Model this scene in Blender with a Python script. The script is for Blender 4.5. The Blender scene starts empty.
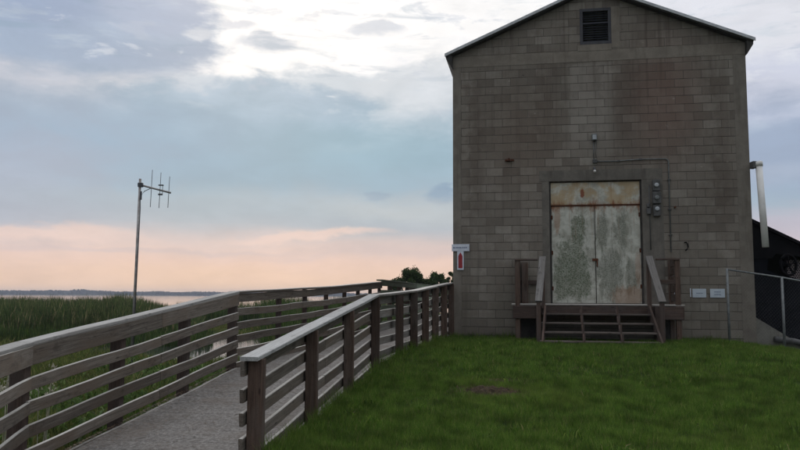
import bpy, bmesh, math, random
import numpy as np
from mathutils import Vector, Matrix
random.seed(7); rng = np.random.default_rng(11)
S = bpy.context.scene
COL = S.collection
R = math.radians

# ------------------------------------------------------------------ nodes
def lin(r, g, b):
    f = lambda c: c/12.92 if c <= .04045 else ((c+.055)/1.055)**2.4
    return (f(r/255), f(g/255), f(b/255), 1)

class NT:
    def __init__(s, nt): s.t = nt; s.t.nodes.clear()
    def n(s, typ, ins=None, **kw):
        nd = s.t.nodes.new(typ)
        for k, v in kw.items(): setattr(nd, k, v)
        for k, v in (ins or {}).items(): s.set(nd, k, v)
        return nd
    def set(s, nd, k, v):
        i = nd.inputs[k]
        if isinstance(v, bpy.types.NodeSocket): s.t.links.new(v, i)
        elif isinstance(v, bpy.types.Node): s.t.links.new(v.outputs[0], i)
        else: i.default_value = v
    def m(s, op, a, b=None, c=None, clamp=False):
        nd = s.t.nodes.new('ShaderNodeMath'); nd.operation = op; nd.use_clamp = clamp
        for i, v in enumerate((a, b, c)):
            if v is not None: s.set(nd, i, v)
        return nd.outputs[0]
    def vm(s, op, a, b=None):
        nd = s.t.nodes.new('ShaderNodeVectorMath'); nd.operation = op
        s.set(nd, 0, a)
        if b is not None: s.set(nd, 1, b)
        return nd.outputs[0]
    def mr(s, v, a, b, c=0., d=1., smooth=True):
        nd = s.t.nodes.new('ShaderNodeMapRange'); nd.interpolation_type = 'SMOOTHSTEP' if smooth else 'LINEAR'
        for k, x in zip(('Value', 'From Min', 'From Max', 'To Min', 'To Max'), (v, a, b, c, d)): s.set(nd, k, x)
        return nd.outputs[0]
    def mix(s, f, a, b, mode='MIX'):
        nd = s.t.nodes.new('ShaderNodeMix'); nd.data_type = 'RGBA'; nd.blend_type = mode
        s.set(nd, 0, f)
        for i, v in ((6, a), (7, b)): s.set(nd, i, v)
        return nd.outputs[2]
    def noise(s, vec, scale, detail=4, rough=.55, dist=0., out=0):
        nd = s.t.nodes.new('ShaderNodeTexNoise')
        s.set(nd, 'Vector', vec); s.set(nd, 'Scale', scale); s.set(nd, 'Detail', detail)
        s.set(nd, 'Roughness', rough); s.set(nd, 'Distortion', dist)
        return nd.outputs[out]
    def mapv(s, vec, sc=(1, 1, 1), loc=(0, 0, 0)):
        return s.n('ShaderNodeMapping', {'Vector': vec, 'Scale': sc, 'Location': loc}).outputs[0]
    def ramp(s, f, stops, interp='LINEAR'):
        nd = s.t.nodes.new('ShaderNodeValToRGB'); s.set(nd, 0, f)
        cr = nd.color_ramp; cr.interpolation = interp
        while len(cr.elements) > 1: cr.elements.remove(cr.elements[-1])
        cr.elements[0].position = stops[0][0]; cr.elements[0].color = stops[0][1]
        for p, c in stops[1:]:
            e = cr.elements.new(p); e.color = c
        return nd.outputs[0]

def material(name):
    m = bpy.data.materials.new(name); m.use_nodes = True
    return m, NT(m.node_tree)

def finish(t, col, rough=.8, bump=None, bs=.3, bd=.01, metal=0., spec=.3, trans=0.):
    p = t.n('ShaderNodeBsdfPrincipled', {'Base Color': col, 'Roughness': rough, 'Metallic': metal, 'Specular IOR Level': spec})
    if bump is not None:
        b = t.n('ShaderNodeBump', {'Height': bump, 'Strength': bs, 'Distance': bd})
        t.set(p, 'Normal', b.outputs[0])
    out = t.n('ShaderNodeOutputMaterial')
    sh = p.outputs[0]
    if trans > 0:
        tr = t.n('ShaderNodeBsdfTranslucent', {'Color': col})
        sh = t.n('ShaderNodeMixShader', {0: trans, 1: sh, 2: tr.outputs[0]}).outputs[0]
    t.set(out, 'Surface', sh)

def objco(t): return t.n('ShaderNodeTexCoord').outputs['Object']
def rnd(t): return t.n('ShaderNodeObjectInfo').outputs['Random']

def wood_mat(name, c1, c2, c3, rough=.85, knots=True, pale_top=False):
    m, t = material(name)
    v = objco(t); r = rnd(t)
    off = t.n('ShaderNodeCombineXYZ', {0: t.m('MULTIPLY', r, 37.), 1: t.m('MULTIPLY', r, 11.), 2: 0.})
    v = t.vm('ADD', v, off.outputs[0])
    grain = t.noise(t.mapv(v, (1.2, 38, 38)), 1.6, 6, .65, .6)
    broad = t.noise(t.mapv(v, (.9, 4, 4)), 1.3, 4, .6)
    col = t.mix(t.mr(grain, .3, .72), c1, c2)
    col = t.mix(t.mr(broad, .42, .68), col, c3)
    kn = t.n('ShaderNodeTexVoronoi', {'Vector': t.mapv(v, (2.2, 7, 7)), 'Scale': 1.})
    k = t.mr(kn.outputs['Distance'], .03, .11, 1., 0.)
    if knots: col = t.mix(t.m('MULTIPLY', k, .75), col, tuple(x*.35 for x in c1[:3])+(1,))
    crack = t.noise(t.mapv(v, (1.1, 60, 60), (2, 5, 1)), 1.2, 4, .6, .3)
    col = t.mix(t.mr(crack, .62, .68, 0, .75), col, tuple(x*.3 for x in c1[:3])+(1,))
    stain = t.noise(t.mapv(v, (2.5, 5, 5), (7, 0, 0)), 1.6, 5, .7)
    col = t.mix(t.mr(stain, .54, .68, 0, .55), col, tuple(x*.55 for x in c1[:3])+(1,))
    fine = t.noise(v, 60, 3, .6)
    col = t.mix(t.mr(fine, .5, .75, 0, .35), col, tuple(x*.55 for x in c1[:3])+(1,))
    if pale_top:      # faces that point upward are mixed towards a pale grey
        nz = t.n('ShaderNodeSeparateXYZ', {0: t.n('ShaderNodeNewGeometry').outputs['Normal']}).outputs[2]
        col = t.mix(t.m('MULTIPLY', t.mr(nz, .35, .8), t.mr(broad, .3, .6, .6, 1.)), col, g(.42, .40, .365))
    hs = t.n('ShaderNodeHueSaturation', {'Hue': .5, 'Saturation': 1., 'Value': t.mr(r, 0, 1, .72, 1.25, False), 'Fac': 1., 'Color': col})
    finish(t, hs.outputs[0], rough, grain, .5, .006, spec=.25)
    return m

def plain_mat(name, c1, c2, scale=6, rough=.7, metal=0., bs=.15, bd=.004, spec=.3):
    m, t = material(name); v = objco(t)
    n = t.noise(v, scale, 6, .62)
    finish(t, t.mix(t.mr(n, .35, .68), c1, c2), rough, n, bs, bd, metal, spec)
    return m

g = lambda a, b=None, c=None: (a, b if b is not None else a, c if c is not None else a, 1)
M = {}
M['wood_grey'] = wood_mat('weathered_grey_wood', g(.13, .115, .10), g(.25, .235, .22), g(.16, .138, .12), pale_top=True)
M['wood_board'] = wood_mat('weathered_board_wood', g(.085, .070, .056), g(.190, .165, .140), g(.125, .097, .074), pale_top=True)
M['wood_cap'] = wood_mat('bleached_cap_wood', g(.34, .335, .325), g(.52, .52, .51), g(.40, .39, .375))
M['wood_cap_dull'] = wood_mat('dull_cap_wood', g(.25, .242, .228), g(.38, .37, .352), g(.28, .265, .248))
M['wood_post'] = wood_mat('brown_post_wood', g(.046, .029, .022), g(.118, .078, .058), g(.10, .078, .066))
M['wood_dark'] = wood_mat('dark_stained_wood', g(.05, .034, .028), g(.115, .078, .062), g(.08, .062, .055))
M['wood_tread'] = wood_mat('dark_tread_wood', g(.06, .048, .042), g(.14, .12, .105), g(.09, .07, .06))
M['wood_hand'] = wood_mat('grey_hand_wood', g(.09, .083, .078), g(.20, .19, .18), g(.13, .12, .11))
M['wood_green'] = wood_mat('algae_green_wood', g(.10, .13, .09), g(.20, .24, .17), g(.13, .17, .11))
M['galv'] = plain_mat('galvanised_steel', g(.19, .20, .20), g(.12, .13, .13), 14, .6, .4)
M['pole_metal'] = plain_mat('dull_pole_metal', g(.34, .33, .32), g(.20, .18, .17), 5, .55, .5)
M['dark_metal'] = plain_mat('dark_antenna_metal', g(.07, .075, .085), g(.12, .12, .13), 10, .5, .5)
M['black'] = plain_mat('black_sheet', g(.006, .006, .007), g(.010, .009, .010), 3, .9, spec=.05)
M['black_mesh'] = plain_mat('black_windscreen_cloth', g(.008, .009, .012), g(.013, .014, .018), 2.5, .95, spec=.04)
M['pvc'] = plain_mat('white_pvc', g(.72, .71, .68), g(.60, .59, .56), 3, .45)
M['grey_box'] = plain_mat('grey_box_paint', g(.10, .10, .10), g(.055, .055, .052), 9, .6)
M['glass_lens'] = plain_mat('pale_glass_lens', g(.4, .42, .44), g(.3, .32, .34), 9, .25)
M['sign_white'] = plain_mat('white_sign_paint', g(.62, .65, .72), g(.50, .53, .60), 7, .5)
M['sign_blue'] = plain_mat('pale_blue_sign', g(.52, .58, .64), g(.44, .50, .56), 7, .5)
M['sign_grey'] = plain_mat('sign_print_grey', g(.12, .15, .24), g(.17, .20, .28), 20, .6)
M['sign_red'] = plain_mat('sign_red', g(.30, .03, .035), g(.22, .02, .03), 9, .6)
M['rust'] = plain_mat('rust', g(.10, .035, .015), g(.05, .02, .012), 22, .9)
M['lattice'] = plain_mat('pinkish_grey_lattice', g(.40, .33, .33), g(.28, .23, .24), 10, .7)
M['roof'] = plain_mat('grey_roof_sheet', g(.30, .30, .30), g(.20, .20, .21), 4, .5, .3)
M['rake'] = plain_mat('pale_rake_trim', g(.52, .54, .56), g(.36, .37, .38), 5, .6)
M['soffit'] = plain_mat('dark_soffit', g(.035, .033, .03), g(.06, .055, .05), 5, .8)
M['louvre'] = plain_mat('slate_louvre', g(.03, .033, .045), g(.045, .048, .06), 6, .6)
M['vent_frame'] = plain_mat('vent_frame_paint', g(.065, .065, .075), g(.045, .045, .05), 8, .7)
M['bark'] = plain_mat('bark', g(.08, .06, .045), g(.045, .035, .028), 12, .95, bs=.6, bd=.02)

# concrete block wall -------------------------------------------------
def block_mat():
    m, t = material('concrete_blocks'); v = objco(t)
    x = t.n('ShaderNodeSeparateXYZ', {0: v})
    X, Y, Z = x.outputs[0], x.outputs[1], x.outputs[2]
    wob = t.noise(v, 2.2, 2, .5)
    zz = t.m('ADD', Z, t.m('MULTIPLY', t.m('SUBTRACT', wob, .5), .018))
    q = t.n('ShaderNodeCombineXYZ', {0: t.m('ADD', X, Y), 1: zz, 2: 0.})
    def brick(c1, c2, mc, off=0.):
        b = t.n('ShaderNodeTexBrick', {'Vector': t.mapv(q.outputs[0], (1, 1, 1), (off, -.02, 0)), 'Color1': c1, 'Color2': c2, 'Mortar': mc,
              'Scale': 1., 'Mortar Size': .0075, 'Mortar Smooth': .35, 'Bias': 0., 'Brick Width': .406, 'Row Height': .2032})
        return b
    b = brick(g(0.0), g(1.0), g(.5))
    per = t.n('ShaderNodeSeparateColor', {0: b.outputs['Color']}).outputs[0]
    mort = b.outputs['Fac']
    grit = t.noise(v, 45, 5, .7)
    mid = t.noise(v, 5, 5, .6)
    big = t.noise(t.mapv(v, (.5, .5, .28)), 1.6, 5, .62, .4)
    col = t.mix(t.mr(per, 0, 1, 0, 1, False), lin(112, 106, 98), lin(142, 136, 127))
    col = t.mix(t.mr(mid, .35, .7), col, lin(122, 114, 105))
    col = t.mix(t.mr(grit, .45, .8, 0, .5), col, lin(78, 72, 68))
    col = t.mix(t.mr(per, .84, .92, 0, .3), col, lin(152, 147, 138))
    col = t.mix(t.mr(per, .16, .08, 0, .25), col, lin(90, 83, 77))
    # brown-black weathering in broad patches
    col = t.mix(t.mr(big, .40, .70, 0, .55), col, lin(98, 91, 83))
    streak = t.noise(t.mapv(v, (3.5, 3.5, .22)), 1.5, 4, .6)
    col = t.mix(t.mr(streak, .5, .75, 0, .38), col, lin(82, 74, 68))
    # reddish stain right of the vent, pale washed strip below it
    def blob(s0, z0, rs, rz, soft=.5):
        dx = t.m('DIVIDE', t.m('SUBTRACT', X, s0), rs); dz = t.m('DIVIDE', t.m('SUBTRACT', Z, z0), rz)
        d = t.m('SQRT', t.m('ADD', t.m('MULTIPLY', dx, dx), t.m('MULTIPLY', dz, dz)))
        d = t.m('ADD', d, t.m('MULTIPLY', t.m('SUBTRACT', mid, .5), .9))
        return t.mr(d, 1-soft, 1+soft*.6, 1., 0.)
    col = t.mix(t.m('MULTIPLY', blob(5.0, 5.6, .9, 1.5, .9), .5), col, lin(112, 84, 74))
    col = t.mix(t.m('MULTIPLY', blob(1.7, 4.7, 1.0, 1.3, .9), .4), col, lin(104, 88, 76))
    strip = t.m('MULTIPLY', t.m('MULTIPLY', t.mr(t.m('ADD', X, t.m('MULTIPLY', t.m('SUBTRACT', mid, .5), .4)), 2.72, 2.95), t.mr(X, 3.72, 3.95, 1, 0)), t.m('MULTIPLY', t.mr(Z, 3.9, 5.0), t.mr(Z, 6.55, 6.66, 1, 0)))
    col = t.mix(t.m('MULTIPLY', t.m('MULTIPLY', strip, t.mr(mid, .35, .6, .6, 1.)), .5), col, lin(150, 144, 136))
    # patchy greenish tint, strongest at the wall foot
    foot = t.m('MULTIPLY', t.mr(Z, 0., 2.6, 1, 0), t.mr(big, .35, .6, .2, 1))
    col = t.mix(t.m('MULTIPLY', foot, .3), col, lin(112, 110, 96))
    # scattered chipped pale blocks
    ch = t.noise(t.mapv(v, (1, 1, 1), (3.3, 0, 9.1)), 2.3, 6, .7)
    col = t.mix(t.mr(ch, .66, .72, 0, .45), col, lin(165, 158, 150))
    mc = t.mix(t.mr(streak, .3, .7), lin(60, 56, 53), lin(96, 91, 86))
    mm = t.m('MULTIPLY', mort, t.mr(t.noise(v, 1.7, 3, .6), .35, .6, .6, 1.))
    mm = t.m('MULTIPLY', mm, .72)
    col = t.mix(mm, col, mc)
    fz = t.m('ABSOLUTE', t.m('SUBTRACT', t.m('FRACT', t.m('DIVIDE', t.m('ADD', zz, -.02), .2032)), .5))
    bed = t.m('MULTIPLY', t.mr(fz, .435, .485), t.mr(t.noise(t.mapv(v, (.9, .9, 6)), 2.1, 5, .7), .40, .60, .05, .62))
    col = t.mix(bed, col, lin(58, 52, 47))  # shadow lines along the horizontal joints, put into the colour
    drip = t.m('MULTIPLY', t.mr(t.noise(t.mapv(v, (7, 7, .12), (2, 0, 5)), 1.4, 5, .65), .52, .70), t.mr(Z, 3.8, 7.4, .15, 1.))
    col = t.mix(t.m('MULTIPLY', drip, .5), col, lin(74, 65, 58))
    for s0, w_, z0, z1, k in ((2.25, .22, 3.9, 7.2, .3), (4.12, .26, 3.9, 7.0, .38), (3.48, .10, 5.2, 7.0, .2), (6.3, .18, 2.0, 6.6, .35), (.55, .16, 2.5, 6.6, .35), (5.1, .12, .4, 2.2, .3)):
        dx = t.m('ABSOLUTE', t.m('ADD', t.m('SUBTRACT', X, s0), t.m('MULTIPLY', t.m('SUBTRACT', mid, .5), .75)))
        e = t.m('MULTIPLY', t.mr(dx, w_*.1, w_*1.9, 1, 0), t.m('MULTIPLY', t.mr(Z, z0, z0+1.2), t.mr(Z, z1-.6, z1, 1, 0)))
        col = t.mix(t.m('MULTIPLY', e, k), col, lin(80, 68, 60))
    chip = t.n('ShaderNodeTexVoronoi', {'Vector': t.mapv(v, (1.1, 1, 1.7)), 'Scale': 2.1})
    cm = t.m('MULTIPLY', t.mr(t.m('ADD', chip.outputs['Distance'], t.m('MULTIPLY', grit, .12)), .10, .14, 1, 0), .6)
    col = t.mix(cm, col, t.mix(per, lin(60, 53, 47), lin(160, 152, 142)))
    h = t.m('ADD', t.m('MULTIPLY', t.m('MAXIMUM', mm, bed), -1.), t.m('MULTIPLY', grit, .5))
    h = t.m('ADD', h, t.m('MULTIPLY', per, .25))
    finish(t, col, .95, h, .7, .009, spec=.15)
    return m
M['block'] = block_mat()
def conc_mat(name, a, b, c):
    m, t = material(name); v = objco(t)
    n1 = t.noise(v, 3, 6, .62, .3); n2 = t.noise(v, 40, 4, .7); n3 = t.noise(t.mapv(v, (4, 4, .4)), 1.5, 4, .6)
    col = t.mix(t.mr(n1, .35, .66), a, b); col = t.mix(t.mr(n3, .5, .75, 0, .6), col, c)
    col = t.mix(t.mr(n2, .5, .8, 0, .35), col, tuple(x*.5 for x in c[:3])+(1,))
    finish(t, col, .92, n2, .4, .006, spec=.15); return m
M['conc'] = conc_mat('cast_concrete', lin(118, 111, 102), lin(132, 125, 115), lin(96, 88, 80))
M['conc_dark'] = conc_mat('damp_concrete', lin(98, 94, 88), lin(114, 109, 102), lin(78, 73, 68))
M['conc_col'] = conc_mat('column_concrete', lin(112, 106, 98), lin(126, 120, 111), lin(88, 82, 75))
M['conc_wing'] = conc_mat('wing_wall_concrete', lin(112, 110, 104), lin(128, 126, 118), lin(92, 88, 82))

def door_mat():
    m, t = material('peeling_door_paint'); v = objco(t)
    x = t.n('ShaderNodeSeparateXYZ', {0: v}); X, Z = x.outputs[0], x.outputs[2]
    n1 = t.noise(v, 4, 8, .7, .5); n2 = t.noise(v, 22, 6, .75); n3 = t.noise(t.mapv(v, (9, 9, 1.1)), 1.2, 6, .7)
    speck = t.noise(v, 55, 3, .7)
    col = t.mix(t.mr(n1, .35, .65), lin(190, 190, 180), lin(154, 153, 142))
    def blob(s0, z0, rs, rz, k=1.3):
        dx = t.m('DIVIDE', t.m('SUBTRACT', X, s0), rs); dz = t.m('DIVIDE', t.m('SUBTRACT', Z, z0), rz)
        d = t.m('SQRT', t.m('ADD', t.m('MULTIPLY', dx, dx), t.m('MULTIPLY', dz, dz)))
        d = t.m('ADD', d, t.m('MULTIPLY', t.m('SUBTRACT', n3, .5), k))
        d = t.m('ADD', d, t.m('MULTIPLY', t.m('SUBTRACT', n2, .5), 1.1))
        return t.mr(d, .7, 1.15, 1., 0.)
    pat = t.m('ADD', t.m('MULTIPLY', t.noise(t.mapv(v, (14, 14, 4.5)), 1., 8, .8, .5), .55), t.m('MULTIPLY', t.mr(t.noise(v, 34, 4, .7), .35, .65), .38))
    def field(bs):
        f = None
        for s0, z0, rs, rz in bs:
            dx = t.m('DIVIDE', t.m('SUBTRACT', X, s0), rs); dz = t.m('DIVIDE', t.m('SUBTRACT', Z, z0), rz)
            e = t.mr(t.m('SQRT', t.m('ADD', t.m('MULTIPLY', dx, dx), t.m('MULTIPLY', dz, dz))), .2, 1.25, 1., 0.)
            f = e if f is None else t.m('MAXIMUM', f, e)
        return f
    cl_ = t.noise(t.mapv(v, (1, 1, .62)), 5.2, 9, .72, 1.2)
    fine = t.mr(pat, .40, .62, .55, 1.)
    gm = t.mr(t.m('ADD', cl_, t.m('MULTIPLY', field(((2.84, 1.62, .46, .95), (2.62, 1.35, .30, .7), (2.98, 2.40, .22, .7), (3.06, 1.25, .26, .5))), .36)), .58, .75)
    col = t.mix(t.m('MULTIPLY', t.m('MULTIPLY', gm, fine), .95), col, t.mix(n2, lin(58, 70, 50), lin(98, 106, 84)))
    cl2 = t.noise(t.mapv(v, (2.2, 2.2, .5), (4, 1, 2)), 4.5, 9, .74, .8)
    gm2 = t.mr(t.m('ADD', cl2, t.m('MULTIPLY', field(((3.54, 2.45, .20, .8), (3.72, 1.5, .45, .9), (3.98, 2.5, .26, .6), (4.2, 1.4, .2, .6))), .27)), .57, .74)
    col = t.mix(t.m('MULTIPLY', t.m('MULTIPLY', gm2, fine), .85), col, t.mix(n2, lin(68, 74, 62), lin(108, 110, 96)))
    # run marks
    col = t.mix(t.mr(n3, .55, .72, 0, .5), col, lin(104, 102, 90))
    rr1 = t.noise(t.mapv(v, (16, 16, .5), (0, 0, 3)), 1.3, 5, .7)
    col = t.mix(t.m('MULTIPLY', t.m('MULTIPLY', t.mr(rr1, .56, .68), t.mr(Z, 1.9, 3.1, .12, 1.)), .6), col, lin(132, 88, 50))
    col = t.mix(t.mr(speck, .6, .75, 0, .5), col, lin(84, 82, 72))
    # rust: transom panel tint, bleeding at the transom joint, foot of the right leaf
    tr = t.m('MULTIPLY', t.mr(Z, 3.1, 3.14), t.mr(t.noise(v, 2.6, 5, .65), .38, .56))
    col = t.mix(t.m('MULTIPLY', tr, .7), col, lin(164, 138, 98))
    j = t.m('ABSOLUTE', t.m('SUBTRACT', Z, 3.13))
    rn = t.noise(t.mapv(v, (5, 5, 2)), 1.4, 6, .7)
    col = t.mix(t.m('MULTIPLY', t.mr(t.m('ADD', j, t.m('MULTIPLY', t.m('SUBTRACT', .6, rn), .8)), .0, .24, 1., 0.), .9), col, lin(124, 72, 36))
    col = t.mix(t.m('MULTIPLY', blob(2.5, 2.85, .08, .4), .4), col, lin(138, 86, 44))
    col = t.mix(t.m('MULTIPLY', blob(4.15, .95, .45, .28), .45), col, lin(148, 108, 80))
    col = t.mix(t.m('MULTIPLY', blob(4.35, 1.6, .07, .5), .35), col, lin(146, 100, 70))
    col = t.mix(t.m('MULTIPLY', blob(3.1, 3.42, .05, .12, .3), .9), col, lin(120, 60, 34))
    finish(t, col, .7, n2, .3, .004, spec=.3)
    return m
M['door'] = door_mat()

def deck_mat():
    m, t = material('gritty_weathered_deck'); v = objco(t)
    n1 = t.noise(v, 1.6, 5, .6); n2 = t.noise(v, 24, 5, .75); n3 = t.noise(v, 90, 2, .6)
    col = t.mix(t.mr(n2, .38, .66), g(.125, .115, .106), g(.26, .245, .228))
    col = t.mix(t.mr(n1, .42, .7, 0, .6), col, g(.15, .125, .105))
    n4 = t.noise(v, 7, 6, .75)
    col = t.mix(t.mr(n4, .52, .68, 0, .55), col, g(.10, .085, .072))
    col = t.mix(t.mr(n3, .55, .70, 0, .75), col, g(.07, .058, .05))
    isl = t.n('ShaderNodeNewGeometry').outputs['Random Per Island']
    hs = t.n('ShaderNodeHueSaturation', {'Hue': .5, 'Saturation': 1., 'Value': t.mr(isl, 0, 1, .95, 1.05, False), 'Fac': 1., 'Color': col})
    finish(t, hs.outputs[0], .95, n2, .8, .01, spec=.15); return m
M['deck'] = deck_mat()

def foliage_mat(name, stops, patch=.25, trans=.3, psc=.35, alt=None):
    m, t = material(name)
    ge = t.n('ShaderNodeNewGeometry'); isl = ge.outputs['Random Per Island']; pos = ge.outputs['Position']
    col = t.ramp(isl, stops)
    n = t.noise(pos, psc, 4, .6)
    if alt: col = t.mix(t.mr(n, .48, .66, 0, patch), col, alt)
    n2 = t.noise(pos, psc*7, 5, .68)
    hs = t.n('ShaderNodeHueSaturation', {'Hue': .5, 'Saturation': 1., 'Value': t.mr(n2, .33, .67, .58, 1.42), 'Fac': 1., 'Color': col})
    finish(t, hs.outputs[0], .7, spec=.2, trans=trans)
    return m
M['lawn'] = foliage_mat('lawn_blades', [(0, g(.036, .084, .010)), (.45, g(.080, .152, .019)), (.8, g(.120, .195, .032)), (.95, g(.17, .21, .05)), (1, g(.28, .23, .11))], .5, .45, .55, g(.125, .175, .032))
M['marsh'] = foliage_mat('marsh_blades', [(0, g(.035, .055, .014)), (.5, g(.08, .115, .022)), (.8, g(.13, .15, .035)), (1, g(.22, .17, .08))], .6, .3, .3, g(.14, .13, .035))
M['reed'] = foliage_mat('reed_blades', [(0, g(.030, .050, .016)), (.55, g(.058, .092, .028)), (.80, g(.09, .12, .04)), (.9, g(.17, .15, .07)), (1, g(.30, .24, .13))], .5, .3, .2, g(.09, .10, .034))
M['mid_reed'] = foliage_mat('fresh_reed_blades', [(0, g(.028, .052, .012)), (.6, g(.05, .088, .02)), (.92, g(.085, .115, .032)), (1, g(.14, .12, .06))], .4, .25, .3, g(.07, .095, .024))
M['leaf'] = foliage_mat('shrub_leaves', [(0, g(.026, .046, .014)), (.6, g(.05, .082, .024)), (1, g(.085, .12, .036))], .3, .25, 1., g(.04, .055, .015))
M['far_leaf'] = foliage_mat('far_tree_leaves', [(0, g(.03, .04, .03)), (1, g(.055, .065, .045))], .3, 0, .01, g(.05, .055, .04))
M['weed_leaf'] = foliage_mat('bright_weed_leaves', [(0, g(.04, .07, .016)), (.7, g(.075, .13, .03)), (1, g(.12, .17, .05))], .3, .3, 1., g(.09, .12, .03))
M['pale'] = foliage_mat('pale_seed_heads', [(0, g(.35, .33, .24)), (1, g(.55, .53, .45))], .2, .3, 1., g(.4, .38, .25))
M['litter'] = foliage_mat('dry_litter', [(0, g(.05, .03, .02)), (.6, g(.12, .075, .045)), (1, g(.22, .17, .12))], .2, .05, 1., g(.1, .06, .04))
def ground_mat():
    m, t = material('ground_soil'); pos = t.n('ShaderNodeNewGeometry').outputs['Position']
    n = t.noise(pos, 1.2, 6, .65); n2 = t.noise(pos, 12, 5, .7)
    col = t.mix(t.mr(n, .35, .65), g(.02, .034, .010), g(.036, .05, .014))
    col = t.mix(t.mr(n2, .5, .75, 0, .6), col, g(.045, .036, .022))
    finish(t, col, .95, n2, .8, .03, spec=.1); return m
M['ground'] = ground_mat()
def soil_mat():
    m, t = material('dug_soil'); v = objco(t); n = t.noise(v, 14, 6, .7)
    finish(t, t.mix(t.mr(n, .35, .65), g(.016, .012, .008), g(.070, .052, .032)), .98, n, 1., .03, spec=.1); return m
M['soil'] = soil_mat()
def water_mat():
    m, t = material('lake_water'); pos = t.n('ShaderNodeNewGeometry').outputs['Position']
    n = t.noise(t.mapv(pos, (1, 2.2, 1)), 1.6, 4, .6)
    finish(t, g(.03, .032, .03), .06, n, .10, .03, spec=.5); return m
M['water'] = water_mat()

# ------------------------------------------------------------------ objects
def tag(o, label=None, cat=None, group=None, kind=None):
    if label: o['label'] = label
    if cat: o['category'] = cat
    if group: o['group'] = group
    if kind: o['kind'] = kind
    return o
def empty(name, loc=(0, 0, 0), rz=0., **kw):
    o = bpy.data.objects.new(name, None); COL.objects.link(o)
    o.location = loc; o.rotation_euler = (0, 0, rz); o.empty_display_size = .2
    return tag(o, **kw)
def link(name, me, mat, parent=None, loc=(0, 0, 0), rot=None):
    o = bpy.data.objects.new(name, me); COL.objects.link(o)
    if mat: me.materials.append(M[mat] if isinstance(mat, str) else mat)
    o.parent = parent; o.location = loc
    if rot is not None: o.rotation_euler = rot
    return o
def from_bm(name, bm, mat, parent=None, loc=(0, 0, 0), rot=None, smooth=False):
    bmesh.ops.recalc_face_normals(bm, faces=bm.faces)
    me = bpy.data.meshes.new(name); bm.to_mesh(me); bm.free()
    if smooth:
        for p in me.polygons: p.use_smooth = True
    return link(name, me, mat, parent, loc, rot)
def raw(name, V, F, mat, parent=None, loc=(0, 0, 0), rot=None):
    me = bpy.data.meshes.new(name); me.from_pydata([tuple(v) for v in V], [], F); me.update()
    return link(name, me, mat, parent, loc, rot)
def add_box(bm, x0, x1, y0, y1, z0, z1, bev=0.):
    r = bmesh.ops.create_cube(bm, size=1.)
    vs = r['verts']
    for v in vs:
        v.co = Vector(((x0+x1)/2+v.co.x*(x1-x0), (y0+y1)/2+v.co.y*(y1-y0), (z0+z1)/2+v.co.z*(z1-z0)))
    if bev > 0:
        es = list({e for v in vs for e in v.link_edges})
        bmesh.ops.bevel(bm, geom=es, offset=bev, segments=1, affect='EDGES')
def box(name, x0, x1, y0, y1, z0, z1, mat, parent=None, bev=0.):
    """a box whose own origin is its centre"""
    bm = bmesh.new(); cx, cy, cz = (x0+x1)/2, (y0+y1)/2, (z0+z1)/2
    add_box(bm, x0-cx, x1-cx, y0-cy, y1-cy, z0-cz, z1-cz, bev)
    return from_bm(name, bm, mat, parent, (cx, cy, cz))
def frame_of(p, q):
    d = (Vector(q)-Vector(p)); L = d.length; x = d/L
    up = Vector((0, 0, 1)) if abs(x.z) < .95 else Vector((0, 1, 0))
    y = up.cross(x).normalized(); z = x.cross(y)
    return L, Matrix((x, y, z)).transposed()
def beam(name, p, q, w, h, mat, parent=None, bev=.006, warp=.0, twist=0.):
    """plank or post from p to q, its own x axis along its length"""
    L, R3 = frame_of(p, q)
    bm = bmesh.new(); n = max(1, int(L/.45))
    rings = []
    b = bev
    prof = [(-w/2+b, -h/2), (w/2-b, -h/2), (w/2, -h/2+b), (w/2, h/2-b), (w/2-b, h/2), (-w/2+b, h/2), (-w/2, h/2-b), (-w/2, -h/2+b)]
    ph = random.uniform(0, 6.28); ph2 = random.uniform(0, 6.28)
    for i in range(n+1):
        f = i/n; x = f*L-L/2
        oy = warp*math.sin(f*3.1+ph)*(math.sin(f*math.pi)); oz = warp*math.sin(f*4.3+ph2)*math.sin(f*math.pi)
        rings.append([bm.verts.new((x, a+oy, c+oz)) for a, c in prof])
    for i in range(n):
        for k in range(8):
            bm.faces.new((rings[i][k], rings[i][(k+1) % 8], rings[i+1][(k+1) % 8], rings[i+1][k]))
    bm.faces.new(rings[0][::-1]); bm.faces.new(rings[-1])
    mid = (Vector(p)+Vector(q))/2
    o = from_bm(name, bm, mat, parent, mid)
    o.rotation_euler = R3.to_euler()
    return o
def add_tube(bm, pts, r, seg=8, cap=True):
    pts = [Vector(p) for p in pts]; rings = []
    rr = r if hasattr(r, '__len__') else [r]*len(pts)
    for i, p in enumerate(pts):
        d = (pts[min(i+1, len(pts)-1)]-pts[max(i-1, 0)]).normalized()
        up = Vector((0, 0, 1)) if abs(d.z) < .9 else Vector((1, 0, 0))
        a = d.cross(up).normalized(); b = d.cross(a)
        rings.append([bm.verts.new(p+(a*math.cos(t)+b*math.sin(t))*rr[i]) for t in [k*2*math.pi/seg for k in range(seg)]])
    for i in range(len(pts)-1):
        for k in range(seg): bm.faces.new((rings[i][k], rings[i][(k+1) % seg], rings[i+1][(k+1) % seg], rings[i+1][k]))
    if cap: bm.faces.new(rings[0]); bm.faces.new(rings[-1][::-1])
def tube(name, pts, r, mat, parent=None, seg=8, smooth=True):
    bm = bmesh.new(); add_tube(bm, pts, r, seg)
    return from_bm(name, bm, mat, parent, smooth=smooth)

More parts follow.
